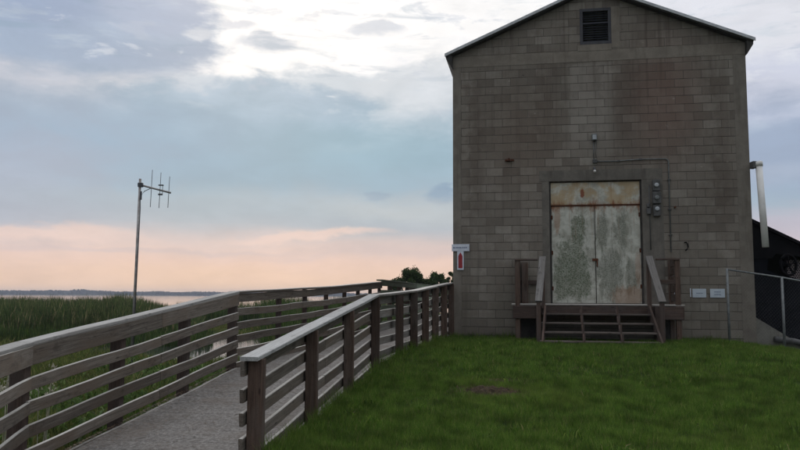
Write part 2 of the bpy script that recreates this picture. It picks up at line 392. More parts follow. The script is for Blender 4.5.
# ------------------------------------------------------------------ terrain
def sstep(a, b, x):
    t = np.clip((x-a)/(b-a), 0, 1); return t*t*(3-2*t)
def left_edge(y):   # x of the left edge of the boardwalk at y
    return np.interp(y, [-10, 0, 7.25, 12.28, 20.7, 60], [1.0, -1.7, -3.7, -2.8, -.62, 6.4])
def right_edge(y):
    return np.interp(y, [-10, 0, 6.86, 11.9, 18.0, 60], [3.2, .5, -1.26, -.34, 1.32, 8.7])
def wav(x, y, s, p=0.):
    return (np.sin(x*s+p)*np.cos(y*s*1.13+p*2.1)+.5*np.sin(x*s*2.3+y*s*1.7+p)+.3*np.cos(x*s*4.1-y*s*3.7+p*.7))/1.8
def ground_z(x, y):
    lawn = -.70+.22*sstep(0, 7, y)+.14*sstep(7.5, 10, y)+.30*sstep(9.5, 13.5, y)-.2*np.clip(x-7.2, 0, 5)*sstep(10, 14, y)
    lawn = lawn+.022*wav(x, y, 1.1)+.012*wav(x, y, 3.3, 1.)
    dl = left_edge(y)-x                     # metres to the left of the boardwalk
    marsh = -.95-.17*sstep(.5, 5, dl)+.07*wav(x, y, .55, 2.)+.03*wav(x, y, 1.9)
    for cx, cy, rx, ry in ((-8.1, 31.5, 3.4, 5.6), (-6.3, 27.5, 1.6, 2.6), (-20, 33.8, 12, 1.7), (-5.2, 24, 1.8, 1.2)):
        marsh = marsh-.6*np.exp(-(((x-cx)/rx)**2+((y-cy)/ry)**2)**1.5)
    marsh = marsh-.8*sstep(62, 75, y+.15*x)
    k = 1-sstep(-.42, -.03, x-right_edge(y))
    marsh = marsh-.12*sstep(0, -1, dl)
    z = lawn*(1-k)+marsh*k
    return z
def axis(lo, hi, step, far):
    a = list(np.arange(lo, hi+1e-6, step)); s = step; x = hi
    while x < far: s *= 1.35; x += s; a.append(x)
    s = step; x = lo
    while x > -far: s *= 1.35; x -= s; a.insert(0, x)
    return np.array(a)
xs = axis(-14, 14, .28, 9000); ys = axis(-3, 40, .28, 9000)
XX, YY = np.meshgrid(xs, ys)
ZZ = ground_z(XX, YY)
# the far land sinks below the lake ahead, stays dry behind and to the right
ZZ = np.where(YY > 78, np.minimum(ZZ, -2.0), ZZ)
V = np.stack([XX, YY, ZZ], -1).reshape(-1, 3)
nx = len(xs); F = [(j*nx+i, j*nx+i+1, (j+1)*nx+i+1, (j+1)*nx+i) for j in range(len(ys)-1) for i in range(nx-1)]
gr = raw('ground', V, F, 'ground'); tag(gr, kind='structure')
for p in gr.data.polygons: p.use_smooth = True
wt = raw('lake_water', [(-9000, 8, -1.2), (9000, 8, -1.2), (9000, 9000, -1.2), (-9000, 9000, -1.2)], [(0, 1, 2, 3)], 'water')
tag(wt, kind='structure')
# far shore: low land with a wood on it
bm = bmesh.new()
prof = [(1500, -2), (1512, -.9), (1560, .4), (1900, 1.5), (8900, 2)]
rows = []
for i in range(121):
    x = -3200+i*50
    rows.append([bm.verts.new((x, y+18*math.sin(i*.7)+9*math.sin(i*2.3), z)) for y, z in prof])
for a, b in zip(rows, rows[1:]):
    for k in range(len(prof)-1): bm.faces.new((a[k], a[k+1], b[k+1], b[k]))
tag(from_bm('far_shore', bm, 'ground'), kind='structure')

# ------------------------------------------------------------------ blades
def blades(name, P, h, w, lean, mat, parent=None, two=False, yaw=None, zf=1.):
    N = len(P); a = rng.uniform(0, 2*np.pi, N) if yaw is None else yaw
    la = rng.uniform(0, 2*np.pi, N)
    side = np.stack([np.cos(a), np.sin(a), np.zeros(N)], 1)*(w/2)[:, None]
    tip = P+np.stack([np.cos(la)*lean*h, np.sin(la)*lean*h, zf*h*np.sqrt(np.clip(1-lean**2*.6, .2, 1))], 1)
    if two:
        mid = P+np.stack([np.cos(la)*lean*h*.3, np.sin(la)*lean*h*.3, h*.58], 1)
        V = np.stack([P-side, P+side, mid+side*.8, mid-side*.8, tip], 1).reshape(-1, 3)
        b = np.arange(N)*5
        loops = np.stack([b, b+1, b+2, b+3, b+3, b+2, b+4], 1).reshape(-1)
        tot = np.tile([4, 3], N); k = 5
    else:
        V = np.stack([P-side, P+side, tip], 1).reshape(-1, 3)
        b = np.arange(N)*3; loops = np.stack([b, b+1, b+2], 1).reshape(-1); tot = np.full(N, 3)
    start = np.concatenate([[0], np.cumsum(tot)[:-1]])
    me = bpy.data.meshes.new(name)
    me.vertices.add(len(V)); me.vertices.foreach_set('co', V.astype(np.float32).ravel())
    me.loops.add(len(loops)); me.loops.foreach_set('vertex_index', loops.astype(np.int32))
    me.polygons.add(len(tot)); me.polygons.foreach_set('loop_start', start.astype(np.int32))
    me.update(calc_edges=True)
    return link(name, me, mat, parent)
def scatter(n, x0, x1, y0, y1):
    return rng.uniform(x0, x1, n), rng.uniform(y0, y1, n)

# building footprint, used to keep grass out
BP = np.array([1.31, 18.1]); BU = np.array([.9846, -.1748]); BN = np.array([.1748, .9846]); BW = 6.87
def bcoord(x, y): return (x-BP[0])*BU[0]+(y-BP[1])*BU[1], (x-BP[0])*BN[0]+(y-BP[1])*BN[1]
PATCH = [(1.22, 9.95, .33, .27), (1.50, 10.75, .28, .10), (.78, 10.2, .12, .10)]
def lawn_field(n, x0, x1, y0, y1, hmul=1.):
    x, y = scatter(n, x0, x1, y0, y1)
    s, d = bcoord(x, y)
    keep = (x > right_edge(y)+.04) & ~((s > -.02) & (d > -.03)) & (y < 24)
    keep &= ~((s > 1.5) & (s < 5.1) & (d > -.85)) 
    pd = np.full(len(x), 9.)
    for cx, cy, rx, ry in PATCH: pd = np.minimum(pd, ((x-cx)/rx)**2+((y-cy)/ry)**2)
    keep &= rng.uniform(0, 1, n) < np.where(pd < .8, .03, np.clip(pd*.6, .05, 1))
    x, y, s, d, pd = x[keep], y[keep], s[keep], d[keep], pd[keep]
    cl = .5+.5*wav(x, y, 5.5, 1.3); cl2 = .5+.5*wav(x, y, 1.4, .4)
    h = (.035+.055*cl+.045*cl2+.05*np.clip(wav(x, y, 3.1, 2.2), 0, 1)**2)*rng.uniform(.6, 1.35, len(x))*hmul
    edge = x-right_edge(y)
    h *= 1+2.0*np.exp(-edge/.16)*(.4+.6*(.5+.5*wav(x, y, 7.7)))
    wall = np.where((s > 0) & (s < BW), np.exp(-np.abs(d)/.12), 0)
    h *= 1+2.8*wall*(.5+.5*wav(x, y, 9.1, .5))
    h *= np.clip(.45+.3*pd, .45, 1)
    return x, y, h
x, y, h = lawn_field(260000, -1.4, 5.6, 5.2, 11.)
P = np.stack([x, y, ground_z(x, y)-.01], 1)
X2, Y2, H2 = lawn_field(230000, -1., 10.8, 10.8, 18.2)
P2 = np.stack([X2, Y2, ground_z(X2, Y2)-.01], 1)
X3, Y3, H3 = lawn_field(60000, -2.2, 8, -1, 5.4)
P3 = np.stack([X3, Y3, ground_z(X3, Y3)-.01], 1)
PA = np.concatenate([P, P2, P3]); HA = np.concatenate([h, H2, H3])
WA = np.concatenate([np.full(len(h), .0065), np.full(len(H2), .010), np.full(len(H3), .008)])*rng.uniform(.6, 1.3, len(HA))
tag(blades('lawn_grass', PA, HA, WA, rng.uniform(.1, .8, len(HA)), 'lawn'), 'short dark green lawn grass in front of the block building', 'grass', kind='stuff')

n = 240; x = rng.uniform(-.9, 9.5, n); y = rng.uniform(5.8, 17, n); s_, d_ = bcoord(x, y)
k = (x > right_edge(y)+.15) & (d_ < -1.9); x, y = x[k], y[k]
k = wav(x, y, 1.9, 2.7) > .0; x, y = x[k], y[k]
cx = np.repeat(x, 26)+rng.normal(0, .05, len(x)*26); cy = np.repeat(y, 26)+rng.normal(0, .05, len(x)*26)
tag(blades('lawn_weeds', np.stack([cx, cy, ground_z(cx, cy)+rng.uniform(.0, .05, len(cx))], 1), rng.uniform(.05, .11, len(cx)), rng.uniform(.009, .02, len(cx)), rng.uniform(.4, .95, len(cx)), 'lawn', two=True), 'broad leaved weeds and longer tufts scattered through the lawn', 'weeds', kind='stuff')
# bare soil scrape
bm = bmesh.new(); n = 26
for j in range(n+1):
    for i in range(n+1):
        u, v = (i/n-.5)*2, (j/n-.5)*2
        x, y = 1.22+u*.40, 10.0+v*.32
        e = max(0, 1-(u*u+v*v)**1.2)
        z = ground_z(np.array(x), np.array(y))+e*(.045+.035*math.sin(u*7+1)*math.cos(v*6)+.022*math.sin(u*19)*math.sin(v*15))-.012*(1-e)-.004+(.01*random.random())
        bm.verts.new((x, y, float(z)))
bm.verts.ensure_lookup_table()
for j in range(n):
    for i in range(n):
        a = j*(n+1)+i; bm.faces.new([bm.verts[k] for k in (a, a+1, a+n+2, a+n+1)])
tag(from_bm('dug_earth', bm, 'soil', smooth=True), 'scraped patch of bare brown earth in the lawn', 'soil', kind='stuff')

n = 1500; a = rng.uniform(0, 6.28, n); q_ = np.abs(rng.normal(.85, .35, n))
x = 1.22+.42*q_*np.cos(a)+rng.normal(0, .04, n); y = 10.0+.30*q_*np.sin(a)
x2 = 1.55+rng.normal(0, .22, 500); y2 = 10.8+rng.normal(0, .10, 500); x = np.concatenate([x, x2]); y = np.concatenate([y, y2])
tag(blades('dead_grass', np.stack([x, y, ground_z(x, y)+.005], 1), rng.uniform(.03, .10, len(x)), rng.uniform(.005, .012, len(x)), rng.uniform(.5, .99, len(x)), 'litter', zf=.7), 'dead straw coloured grass around the bare patch of lawn', 'dead grass', kind='stuff')
# ---- marsh plants on the left
def marsh_field(n, x0, x1, y0, y1, margin=.15):
    x, y = scatter(n, x0, x1, y0, y1)
    dl = left_edge(y)-x; z = ground_z(x, y)
    k = (dl > margin) & (z > -1.23)
    return x[k], y[k], z[k], dl[k]
PL = []; HL = []; WL = []
for (n, x0, x1, y0, y1, w) in ((70000, -11, -2.6, 5.5, 14, .010), (90000, -18, -1, 14, 24, .016), (95000, -30, 0, 24, 54, .028)):
    x, y, z, dl = marsh_field(n, x0, x1, y0, y1)
    k_ = rng.uniform(0, 1, len(x)) < 1.25-1.1*np.exp(-(((x+8.5)/3.2)**2+((y-31)/6.)**2))
    x, y, z, dl = x[k_], y[k_], z[k_], dl[k_]
    c = .5+.5*wav(x, y, .9, 3.); c2 = .5+.5*wav(x, y, 3.1, .3)
    hh = (.16+.30*c*c+.12*c2)*rng.uniform(.55, 1.3, len(x))*(1-.6*np.exp(-((x/y+.24)/.05)**2)*sstep(20, 30, y))
    PL.append(np.stack([x, y, z-.02], 1)); HL.append(hh); WL.append(np.full(len(x), w)*rng.uniform(.6, 1.4, len(x)))
PM, HM, WM = map(np.concatenate, (PL, HL, WL))
tag(blades('marsh_grass', PM, HM, WM, rng.uniform(.1, .8, len(HM)), 'marsh', two=True), 'yellow green marsh grass growing left of the boardwalk', 'marsh grass', kind='stuff')
# weeds: leafy stuff under and beside the left railing
x, y, z, dl = marsh_field(26000, -7.5, -1.8, 6, 19, .05)
k = rng.uniform(0, 1, len(x)) < .2+.8*(wav(x, y, 1.3, 5.) > .1); x, y, z = x[k], y[k], z[k]
hz = rng.uniform(.05, .55, len(x))*(.6+.4*wav(x, y, .8, 1.))
WP = np.stack([x, y, z+np.clip(hz, .03, 1)], 1)
tag(blades('leafy_weeds', WP, rng.uniform(.06, .12, len(x)), rng.uniform(.03, .06, len(x)), rng.uniform(.5, .95, len(x)), 'weed_leaf', two=True), 'broad leaved green weeds close against the left railing', 'weeds', kind='stuff')
# tall reeds
def reeds(name, n, region, hfun, w, label, mat='reed'):
    x, y = scatter(n, *region)
    h, keep = hfun(x, y)
    x, y, h = x[keep], y[keep], h[keep]
    P = np.stack([x, y, np.maximum(ground_z(x, y), -1.35)], 1)
    return tag(blades(name, P, h, w*rng.uniform(.5, 1.4, len(x)), rng.uniform(.02, .33, len(x)), mat, two=True), label, 'reeds', kind='stuff')
def h_belt(x, y):
    b = .5+.5*wav(x, y, .45, 2.); b2 = .5+.5*wav(x, y, 1.7, .2)
    az = x/y
    fade = 1-.6*sstep(-.36, -.262, az)+.12*np.exp(-((az+.375)/.02)**2)
    front = 36.2+1.4*wav(x, x, .5)
    b3 = np.clip(wav(x, y*.4, 2.9, 1.1), 0, 1)
    h = (1.42+.26*b+.18*b2+.30*b3)*fade*rng.uniform(.5, 1.2, len(x))**.8*(.72+.28*sstep(0, 3, y-front))
    return h, (y > front) & (az < -.262)
reeds('tall_reeds', 70000, (-36, -8, 35, 60), h_belt, .055, 'dense belt of tall dark green reeds at the lake edge')
def h_front(x, y):
    c = wav(x, y, .8, 1.7); az = x/y
    h = (.45+.6*np.clip(c+.2, 0, 1))*rng.uniform(.5, 1.2, len(x))
    return h, (c > -.35) & (az < -.25)
reeds('low_sedge', 26000, (-34, -8, 31, 38), h_front, .04, 'lower lighter sedge in front of the tall reed belt', 'mid_reed')
def h_mid(x, y):
    c = .5+.5*wav(x, y, .75, 4.4); az = x/y; dl = left_edge(y)-x
    up = .80-.05*(y-30)/10+.30*c                      # height the tips reach
    up = up-.9*np.exp(-((az+.205)/.018)**2)*sstep(14, 30, y)*.3-.35*np.exp(-((az+.112)/.014)**2)
    up = up-1.0*sstep(-.205, -.24, az)*0
    h = (up-ground_z(x, y))*rng.uniform(.62, 1.1, len(x))*(.35+.65*sstep(1.0, 8.0, dl))
    pool = (az < -.185) & (az > -.31) & (y < 53) & (y > 17)
    near = (y < 20) & (az < -.17)
    keep = (dl > 1.0) & ~pool & ~near & (az > -.30) & (ground_z(x, y) > -1.45)
    keep &= (y > 37.5) | (c > .35) | (dl > 3.5)
    h = np.where((az < -.225), h*.8, h)
    return h, keep
reeds('clumped_reeds', 75000, (-18, 5, 15, 60), h_mid, .032, 'clumps of fresh green reeds behind the far boardwalk bend', 'mid_reed')
# pale flowering stalks by the near post
PF = []; TF = []
for cx, cy in ((-3.95, 7.6), (-4.15, 7.7), (-4.3, 7.35), (-3.75, 8.0), (-4.5, 7.2), (-4.2, 8.2)):
    for _ in range(5):
        x, y = cx+random.gauss(0, .05), cy+random.gauss(0, .06)
        z = float(ground_z(np.array(x), np.array(y))); hh = random.uniform(.85, 1.15)
        PF.append((x, y, z, hh))
bm = bmesh.new()
for x, y, z, hh in PF:
    tx, ty = x+random.gauss(0, .08), y+random.gauss(0, .06)
    add_tube(bm, [(x, y, z), ((x+tx)/2, (y+ty)/2, z+hh*.55), (tx, ty, z+hh)], [.005, .004, .003], 4)
    for _ in range(16):
        a = Vector((tx+random.gauss(0, .022), ty+random.gauss(0, .022), z+hh-random.uniform(-.03, .16)))
        s = random.uniform(.008, .018)
        vs = [bm.verts.new(a+Vector((random.gauss(0, s), random.gauss(0, s), random.gauss(0, s*1.3)))) for _ in range(3)]
        bm.faces.new(vs)
me = bpy.data.meshes.new('seed_stalks'); bm.to_mesh(me); bm.free()
tag(link('seed_stalks', me, 'pale'), 'pale seed heads on thin stalks behind the nearest left railing post', 'stalks', kind='stuff')

# far wood
Nf = 42000
x = rng.uniform(-1500, 900, Nf); y = rng.uniform(1525, 1600, Nf)
az = x/y
top = 6.6-2.9*sstep(-.50, -.30, az)+1.2*wav(x, x*.3, .012)+1.2*np.abs(wav(x, y*.2, .05, 1.))
for cx, hh, ww in ((-665, 3.5, 10), (-640, 2, 25), (-505, 2.2, 14), (-430, 2.6, 22), (-395, 2., 12)):
    top = top+hh*np.exp(-((x-cx)/ww)**2)
PFW = np.stack([x, y, rng.uniform(-.5, .75, Nf)*top], 1)
tag(blades('far_wood', PFW, rng.uniform(2., 4.5, Nf), rng.uniform(3, 7, Nf), rng.uniform(.1, .6, Nf), 'far_leaf', two=True), 'thin hazy line of woods on the far lake shore', 'wood', kind='stuff')

# ------------------------------------------------------------------ boardwalk deck
def seg_planks(bm, A, B, C, D, pw=.145, gap=.0012, th=.045):
    """planks laid across between left side A->B and right side C->D"""
    A, B, C, D = map(Vector, (A, B, C, D)); L = max((B-A).length, (D-C).length); n = max(1, int(L/pw))
    for i in range(n):
        f0 = i/n; f1 = (i+1)/n-gap/L
        j = random.uniform(-.0015, .0015); e = random.uniform(-.012, .012)
        a, b, c, d = A.lerp(B, f0), A.lerp(B, f1), C.lerp(D, f0), C.lerp(D, f1)
        ex = (a-c).normalized()*e
        top = [a+ex, b+ex, d, c]; up = Vector((0, 0, j))
        vt = [bm.verts.new(v+up) for v in top]; vb = [bm.verts.new(v+up-Vector((0, 0, th))) for v in top]
        bm.faces.new(vt); bm.faces.new(vb[::-1])
        for k in range(4): bm.faces.new((vt[k], vb[k], vb[(k+1) % 4], vt[(k+1) % 4]))
DZ0, DZ1, DZ2, DZ3 = -.76, -.23, .04, .12
walk = empty('boardwalk', (-2.4, 7, DZ0), kind='structure')
off = Vector((2.4, -7, -DZ0))
bm = bmesh.new()
LS = [(-1.75, 0, DZ0), (-3.60, 7.2, DZ0), (-2.70, 12.28, DZ1), (-.50, 20.7, DZ2+.02), (1.9, 34., DZ3)]
RS = [(.45, 0, DZ0), (-1.30, 6.86, DZ0+.03), (-.38, 11.9, DZ1), (1.22, 17.98, DZ2), (3.9, 33.2, DZ3)]
for i in range(4):
    o_ = lambda p: tuple(Vector(p)+off)
    seg_planks(bm, o_(LS[i]), o_(LS[i+1]), o_(RS[i]), o_(RS[i+1]))
from_bm('deck', bm, 'deck', walk)
for S0, sgn in ((LS, -1), (RS, 1)):
    for i in range(4):
        a, b = Vector(S0[i]), Vector(S0[i+1])
        dn = Vector((sgn*.012, 0, -.15))
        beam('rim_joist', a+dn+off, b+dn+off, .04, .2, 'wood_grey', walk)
# grit and dead leaves on the deck
n = 6000; f = rng.uniform(0, 1, n); yy = rng.uniform(5.5, 14, n)
lx = np.interp(yy, [0, 7.2, 12.28, 20.7], [-1.75, -3.6, -2.7, -.5]); rx = np.interp(yy, [0, 6.86, 11.9, 17.98], [.45, -1.3, -.38, 1.22])
f = np.where(rng.uniform(0, 1, n) < .975, f**6, f)
xx = lx+(rx-lx)*f; zz = np.interp(yy, [0, 7.1, 12.1, 18.], [DZ0, DZ0, DZ1, DZ2])+.02
tag(blades('leaf_litter', np.stack([xx, yy, zz], 1), rng.uniform(.012, .045, n), rng.uniform(.010, .028, n), rng.uniform(.85, .99, n), 'litter', zf=.12), 'dry brown leaf litter gathered along the boardwalk edge', 'leaf litter', kind='stuff')

# ------------------------------------------------------------------ railings
def railing(root, pts, inner, pitch, fas_h, capmat, boardmat, postmat, nboards=5, fasmat=None, ends=(0., 0.), warp=.011, depth=.7, capw=.1735, ps=.14, skip_first=False):
    """pts: post centres with the cap-top height; inner: +1 boards on the left of travel, -1 on the right.
    Consecutive points in one straight run share cap, fascia and boards."""
    o = Vector(root.location)
    P = [Vector(p)-o for p in pts]
    A, B = P[0], P[-1]; d = (B-A); dh = Vector((d.x, d.y, 0)).normalized(); nrm = Vector((-dh.y, dh.x, 0))*inner
    du = d.normalized()
    slope = d.z/Vector((d.x, d.y, 0)).length
    for k, p in enumerate(P):
        if skip_first and k == 0: continue
        gz = float(ground_z(np.array(pts[k][0]), np.array(pts[k][1])))-o.z
        top = p.z-.04+random.uniform(-.004, .0)
        beam('post', (p.x, p.y, min(gz-.25, p.z-1.35)), (p.x, p.y, top), ps*random.uniform(.97, 1.02), ps, postmat, root, .008)
    a = A-du*ends[0]; b = B+du*ends[1]
    half = (b-a).length/2
    # cap boards meet over a middle post
    cuts = [0, 1.] if (b-a).length < 4 else [0, .5, 1.]
    for u0, u1 in zip(cuts, cuts[1:]):
        pa, pb = a.lerp(b, u0+(.0008 if u0 else 0)), a.lerp(b, u1-(.0008 if u1 < 1 else 0))
        beam('handrail', pa+nrm*.03+Vector((0, 0, -.02)), pb+nrm*.03+Vector((0, 0, -.02)), capw, .038, capmat, root, .005, .004)
        z = -.041-fas_h/2
        beam('fascia_board', pa+nrm*(ps/2+.021)+Vector((0, 0, z)), pb+nrm*(ps/2+.021)+Vector((0, 0, z)), .038, fas_h, fasmat or boardmat, root, .005, .006)
    for i in range(1, nboards+1):
        z = -.041-fas_h+.12/2-pitch*i-.01
        for u0, u1 in zip(cuts, cuts[1:]):
            pa, pb = a.lerp(b, u0+(.001 if u0 else 0)), a.lerp(b, u1-(.001 if u1 < 1 else 0))
            jz = random.uniform(-.006, .006)
            beam('rail_board', pa+nrm*(ps/2+.021)+Vector((0, 0, z+jz)), pb+nrm*(ps/2+.021)+Vector((0, 0, z+random.uniform(-.006, .006))), .038, .122, boardmat, root, .005, warp)

rr = empty('boardwalk_railing', (-.38, 11.9, -.3), label='board railing between boardwalk and lawn, brown posts, pale cap ending near the viewer', cat='railing', group='railings of the boardwalk')
ZR = [.42, .60, .79, .98]
seg1 = [(-1.30+.306*i, 6.86+1.677*i, ZR[i]) for i in range(4)]
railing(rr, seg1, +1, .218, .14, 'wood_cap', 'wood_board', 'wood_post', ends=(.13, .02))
seg2 = [(-.38, 11.9, .98), (.01, 12.92, 1.02), (.29, 13.94, 1.055), (.54, 14.96, 1.10), (.79, 15.98, 1.15), (1.02, 17., 1.21), (1.24, 17.93, 1.28)]
# straighten slightly so all posts stand on the run
def straight(pts):
    n = len(pts); A, B = Vector(pts[0]), Vector(pts[-1]); L = (B-A).length
    return [tuple(A.lerp(B, (Vector(p)-A).length/L)) for p in pts]
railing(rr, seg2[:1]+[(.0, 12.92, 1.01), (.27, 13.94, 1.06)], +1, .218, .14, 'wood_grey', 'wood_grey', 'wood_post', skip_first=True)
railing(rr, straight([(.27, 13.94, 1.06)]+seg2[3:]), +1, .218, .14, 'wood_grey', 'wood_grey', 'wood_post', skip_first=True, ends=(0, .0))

lr = empty('boardwalk_railing', (-3.66, 7.25, -.9), label='long weathered grey railing on the marsh side, running on past the block building', cat='railing', group='railings of the boardwalk')
ZL = [.50, .67, .845, 1.02]
lp = [(-3.66+.303*i, 7.25+1.677*i, ZL[i]) for i in range(4)]
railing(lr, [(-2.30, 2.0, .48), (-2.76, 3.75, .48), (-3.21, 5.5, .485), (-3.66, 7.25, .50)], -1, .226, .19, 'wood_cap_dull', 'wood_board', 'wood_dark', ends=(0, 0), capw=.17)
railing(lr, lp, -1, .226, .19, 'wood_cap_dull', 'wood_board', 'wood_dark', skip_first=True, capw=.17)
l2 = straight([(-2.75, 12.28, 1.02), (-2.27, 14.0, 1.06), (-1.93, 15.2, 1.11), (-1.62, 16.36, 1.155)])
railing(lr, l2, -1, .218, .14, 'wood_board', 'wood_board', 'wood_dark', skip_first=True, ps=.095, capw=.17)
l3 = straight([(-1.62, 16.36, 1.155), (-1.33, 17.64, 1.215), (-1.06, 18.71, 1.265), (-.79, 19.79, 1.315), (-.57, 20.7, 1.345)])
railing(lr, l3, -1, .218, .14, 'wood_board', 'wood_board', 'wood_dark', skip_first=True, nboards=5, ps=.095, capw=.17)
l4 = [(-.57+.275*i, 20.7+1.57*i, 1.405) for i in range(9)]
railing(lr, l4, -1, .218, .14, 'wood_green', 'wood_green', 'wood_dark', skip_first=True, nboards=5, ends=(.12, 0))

# ------------------------------------------------------------------ the block building
RZ = math.atan2(BU[1], BU[0])
def bw(s, d, z):  # building coordinates to world
    return (BP[0]+BU[0]*s+BN[0]*d, BP[1]+BU[1]*s+BN[1]*d, z)
B = empty('block_building', bw(0, 0, 0), RZ, label='tall grey brown concrete block building with a low gable roof and peeling double doors', cat='building')
DEP = 9.; SL = .43; EZ = 6.93
zt = lambda s: EZ+SL*min(s, BW-s)
ds0, ds1, dz0, dz1 = 2.32, 4.46, .78, 3.72
vs0, vs1, vz0, vz1 = 3.11, 3.85, 7.07, 7.97
V = []; F = []
def poly(pts):
    i = len(V); V.extend(pts); F.append(tuple(range(i, i+len(pts))))
fr = lambda *p: poly([(a, 0, b) for a, b in p])
gnd = -1.2
fr((0, gnd), (ds0, gnd), (ds0, dz1), (0, dz1)); fr((ds1, gnd), (BW, gnd), (BW, dz1), (ds1, dz1)); fr((ds0, gnd), (ds1, gnd), (ds1, dz0), (ds0, dz0))
fr((0, dz1), (ds0, dz1), (ds1, dz1), (BW, dz1), (BW, EZ), (0, EZ))
fr((0, EZ), (vs0, EZ), (vs0, zt(vs0))); fr((vs1, EZ), (BW, EZ), (vs1, zt(vs1)))
fr((vs0, EZ), (vs1, EZ), (vs1, vz0), (vs0, vz0)); fr((vs0, vz1), (vs1, vz1), (vs1, zt(vs1)), (BW/2, zt(BW/2)), (vs0, zt(vs0)))
for s0, s1, a0, a1, dd in ((ds0, ds1, dz0, dz1, .14), (vs0, vs1, vz0, vz1, .14)):
    poly([(s0, 0, a0), (s0, dd, a0), (s0, dd, a1), (s0, 0, a1)]); poly([(s1, 0, a0), (s1, 0, a1), (s1, dd, a1), (s1, dd, a0)])
    poly([(s0, 0, a1), (s0, dd, a1), (s1, dd, a1), (s1, 0, a1)]); poly([(s0, 0, a0), (s1, 0, a0), (s1, dd, a0), (s0, dd, a0)])
    poly([(s0, dd, a0), (s1, dd, a0), (s1, dd, a1), (s0, dd, a1)])
poly([(0, 0, gnd), (0, 0, EZ), (0, DEP, EZ), (0, DEP, gnd)]); poly([(BW, 0, gnd), (BW, DEP, gnd), (BW, DEP, EZ), (BW, 0, EZ)])
poly([(0, DEP, gnd), (0, DEP, EZ), (BW/2, DEP, zt(BW/2)), (BW, DEP, EZ), (BW, DEP, gnd)])
raw('wall', V, F, 'block', B)
# concrete frame: corner columns and bond beam, a few mm proud of the blocks
def slab(name, s0, s1, z0, z1, mat, dproud=.006, back=.05):
    return raw(name, [(s0, -dproud, z0), (s1, -dproud, z0), (s1, -dproud, z1), (s0, -dproud, z1), (s0, back, z0), (s1, back, z0), (s1, back, z1), (s0, back, z1)],
        [(0, 1, 2, 3), (4, 7, 6, 5), (0, 4, 5, 1), (3, 2, 6, 7), (0, 3, 7, 4), (1, 5, 6, 2)], mat, B)
slab('corner_column', -.006, .20, -.9, 6.64, 'conc_col'); slab('corner_column', BW-.28, BW+.006, -1.1, 6.64, 'conc_col')
slab('bond_beam', -.006, BW+.006, 6.645, 6.925, 'conc')
slab('door_lintel', 2.09, 4.94, 3.725, 3.985, 'conc_dark', .008)
slab('door_jamb', 2.15, 2.318, .60, 3.72, 'conc_dark', .007); slab('door_jamb', 4.463, 4.94, .60, 3.72, 'conc_dark', .007)
slab('vent_surround', vs1+.004, vs1+.20, vz0-.1, vz1+.02, 'conc', .005); slab('vent_sill', vs0-.06, vs1+.0, vz0-.16, vz0-.004, 'conc', .012)
# door: two leaves, transom panel, dark gaps, latch, hinges
def dslab(name, s0, s1, z0, z1, mat, y0, y1, parent=B): 
    bm = bmesh.new(); add_box(bm, s0, s1, y0, y1, z0, z1, .006); return from_bm(name, bm, mat, parent)
dslab('door_frame', ds0+.002, ds0+.032, dz0+.01, dz1-.005, 'soffit', .03, .13); dslab('door_frame', ds1-.032, ds1-.002, dz0+.01, dz1-.005, 'soffit', .03, .13)
tp = dslab('transom_panel', ds0+.034, ds1-.034, 3.15, dz1-.03, 'door', .055, .10)
dl_ = dslab('door_leaf', ds0+.045, 3.372, dz0+.02, 3.115, 'door', .065, .11)
dr_ = dslab('door_leaf', 3.390, ds1-.04, dz0+.02, 3.115, 'door', .060, .105)
dslab('door_head_bar', ds0+.035, ds1-.035, 3.118, 3.146, 'rust', .05, .105)
slab('door_threshold', ds0, ds1, dz0-.03, dz0+.012, 'conc_dark', .03, .13)
dslab('center_strip', 3.352, 3.372, dz0+.05, 3.10, 'door', .050, .0645, dl_)
dslab('latch', 3.30, 3.44, 1.80, 1.86, 'rust', .025, .058, dr_); dslab('handle', 3.40, 3.43, 1.66, 1.80, 'rust', .020, .055, dr_)
for z in (1.1, 1.95, 2.8):
    dslab('hinge', ds0+.036, ds0+.075, z, z+.10, 'rust', .045, .062, dl_); dslab('hinge', ds1-.075, ds1-.036, z+.05, z+.15, 'rust', .045, .062, dr_)
# vent
vf = empty('gable_vent', (0, 0, 0)); vf.parent = B
bm = bmesh.new()
add_box(bm, vs0, vs0+.07, -.012, .06, vz0, vz1); add_box(bm, vs1-.07, vs1, -.012, .06, vz0, vz1)
add_box(bm, vs0+.071, vs1-.071, -.010, .06, vz0, vz0+.07); add_box(bm, vs0+.071, vs1-.071, -.010, .06, vz1-.07, vz1)
from_bm('vent_frame', bm, 'vent_frame', vf)
bm = bmesh.new()
for i in range(13):
    z = vz0+.085+i*.058
    vs = [bm.verts.new(p) for p in ((vs0+.07, .03, z), (vs1-.07, .03, z), (vs1-.07, .10, z+.05), (vs0+.07, .10, z+.05))]
    bm.faces.new(vs)
add_box(bm, vs0+.072, vs1-.072, .01, .028, (vz0+vz1)/2+.07, (vz0+vz1)/2+.10)
from_bm('louvre', bm, 'louvre', vf)
# roof
bm = bmesh.new()
for sg in (-1, 1):
    f = lambda s: BW/2+sg*s
    e = BW/2+.15; zr = EZ+SL*BW/2+.012; ze = zr-SL*e; th = .07
    P8 = []
    for y in (-.17, DEP+.25):
        P8 += [bm.verts.new((f(0), y, zr)), bm.verts.new((f(e), y, ze)), bm.verts.new((f(e), y, ze+th)), bm.verts.new((f(0), y, zr+th))]
    for q in ((0, 1, 2, 3), (7, 6, 5, 4), (1, 5, 6, 2), (3, 2, 6, 7), (0, 4, 5, 1)): bm.faces.new([P8[k] for k in q])
roof = from_bm('roof', bm, 'soffit', B)
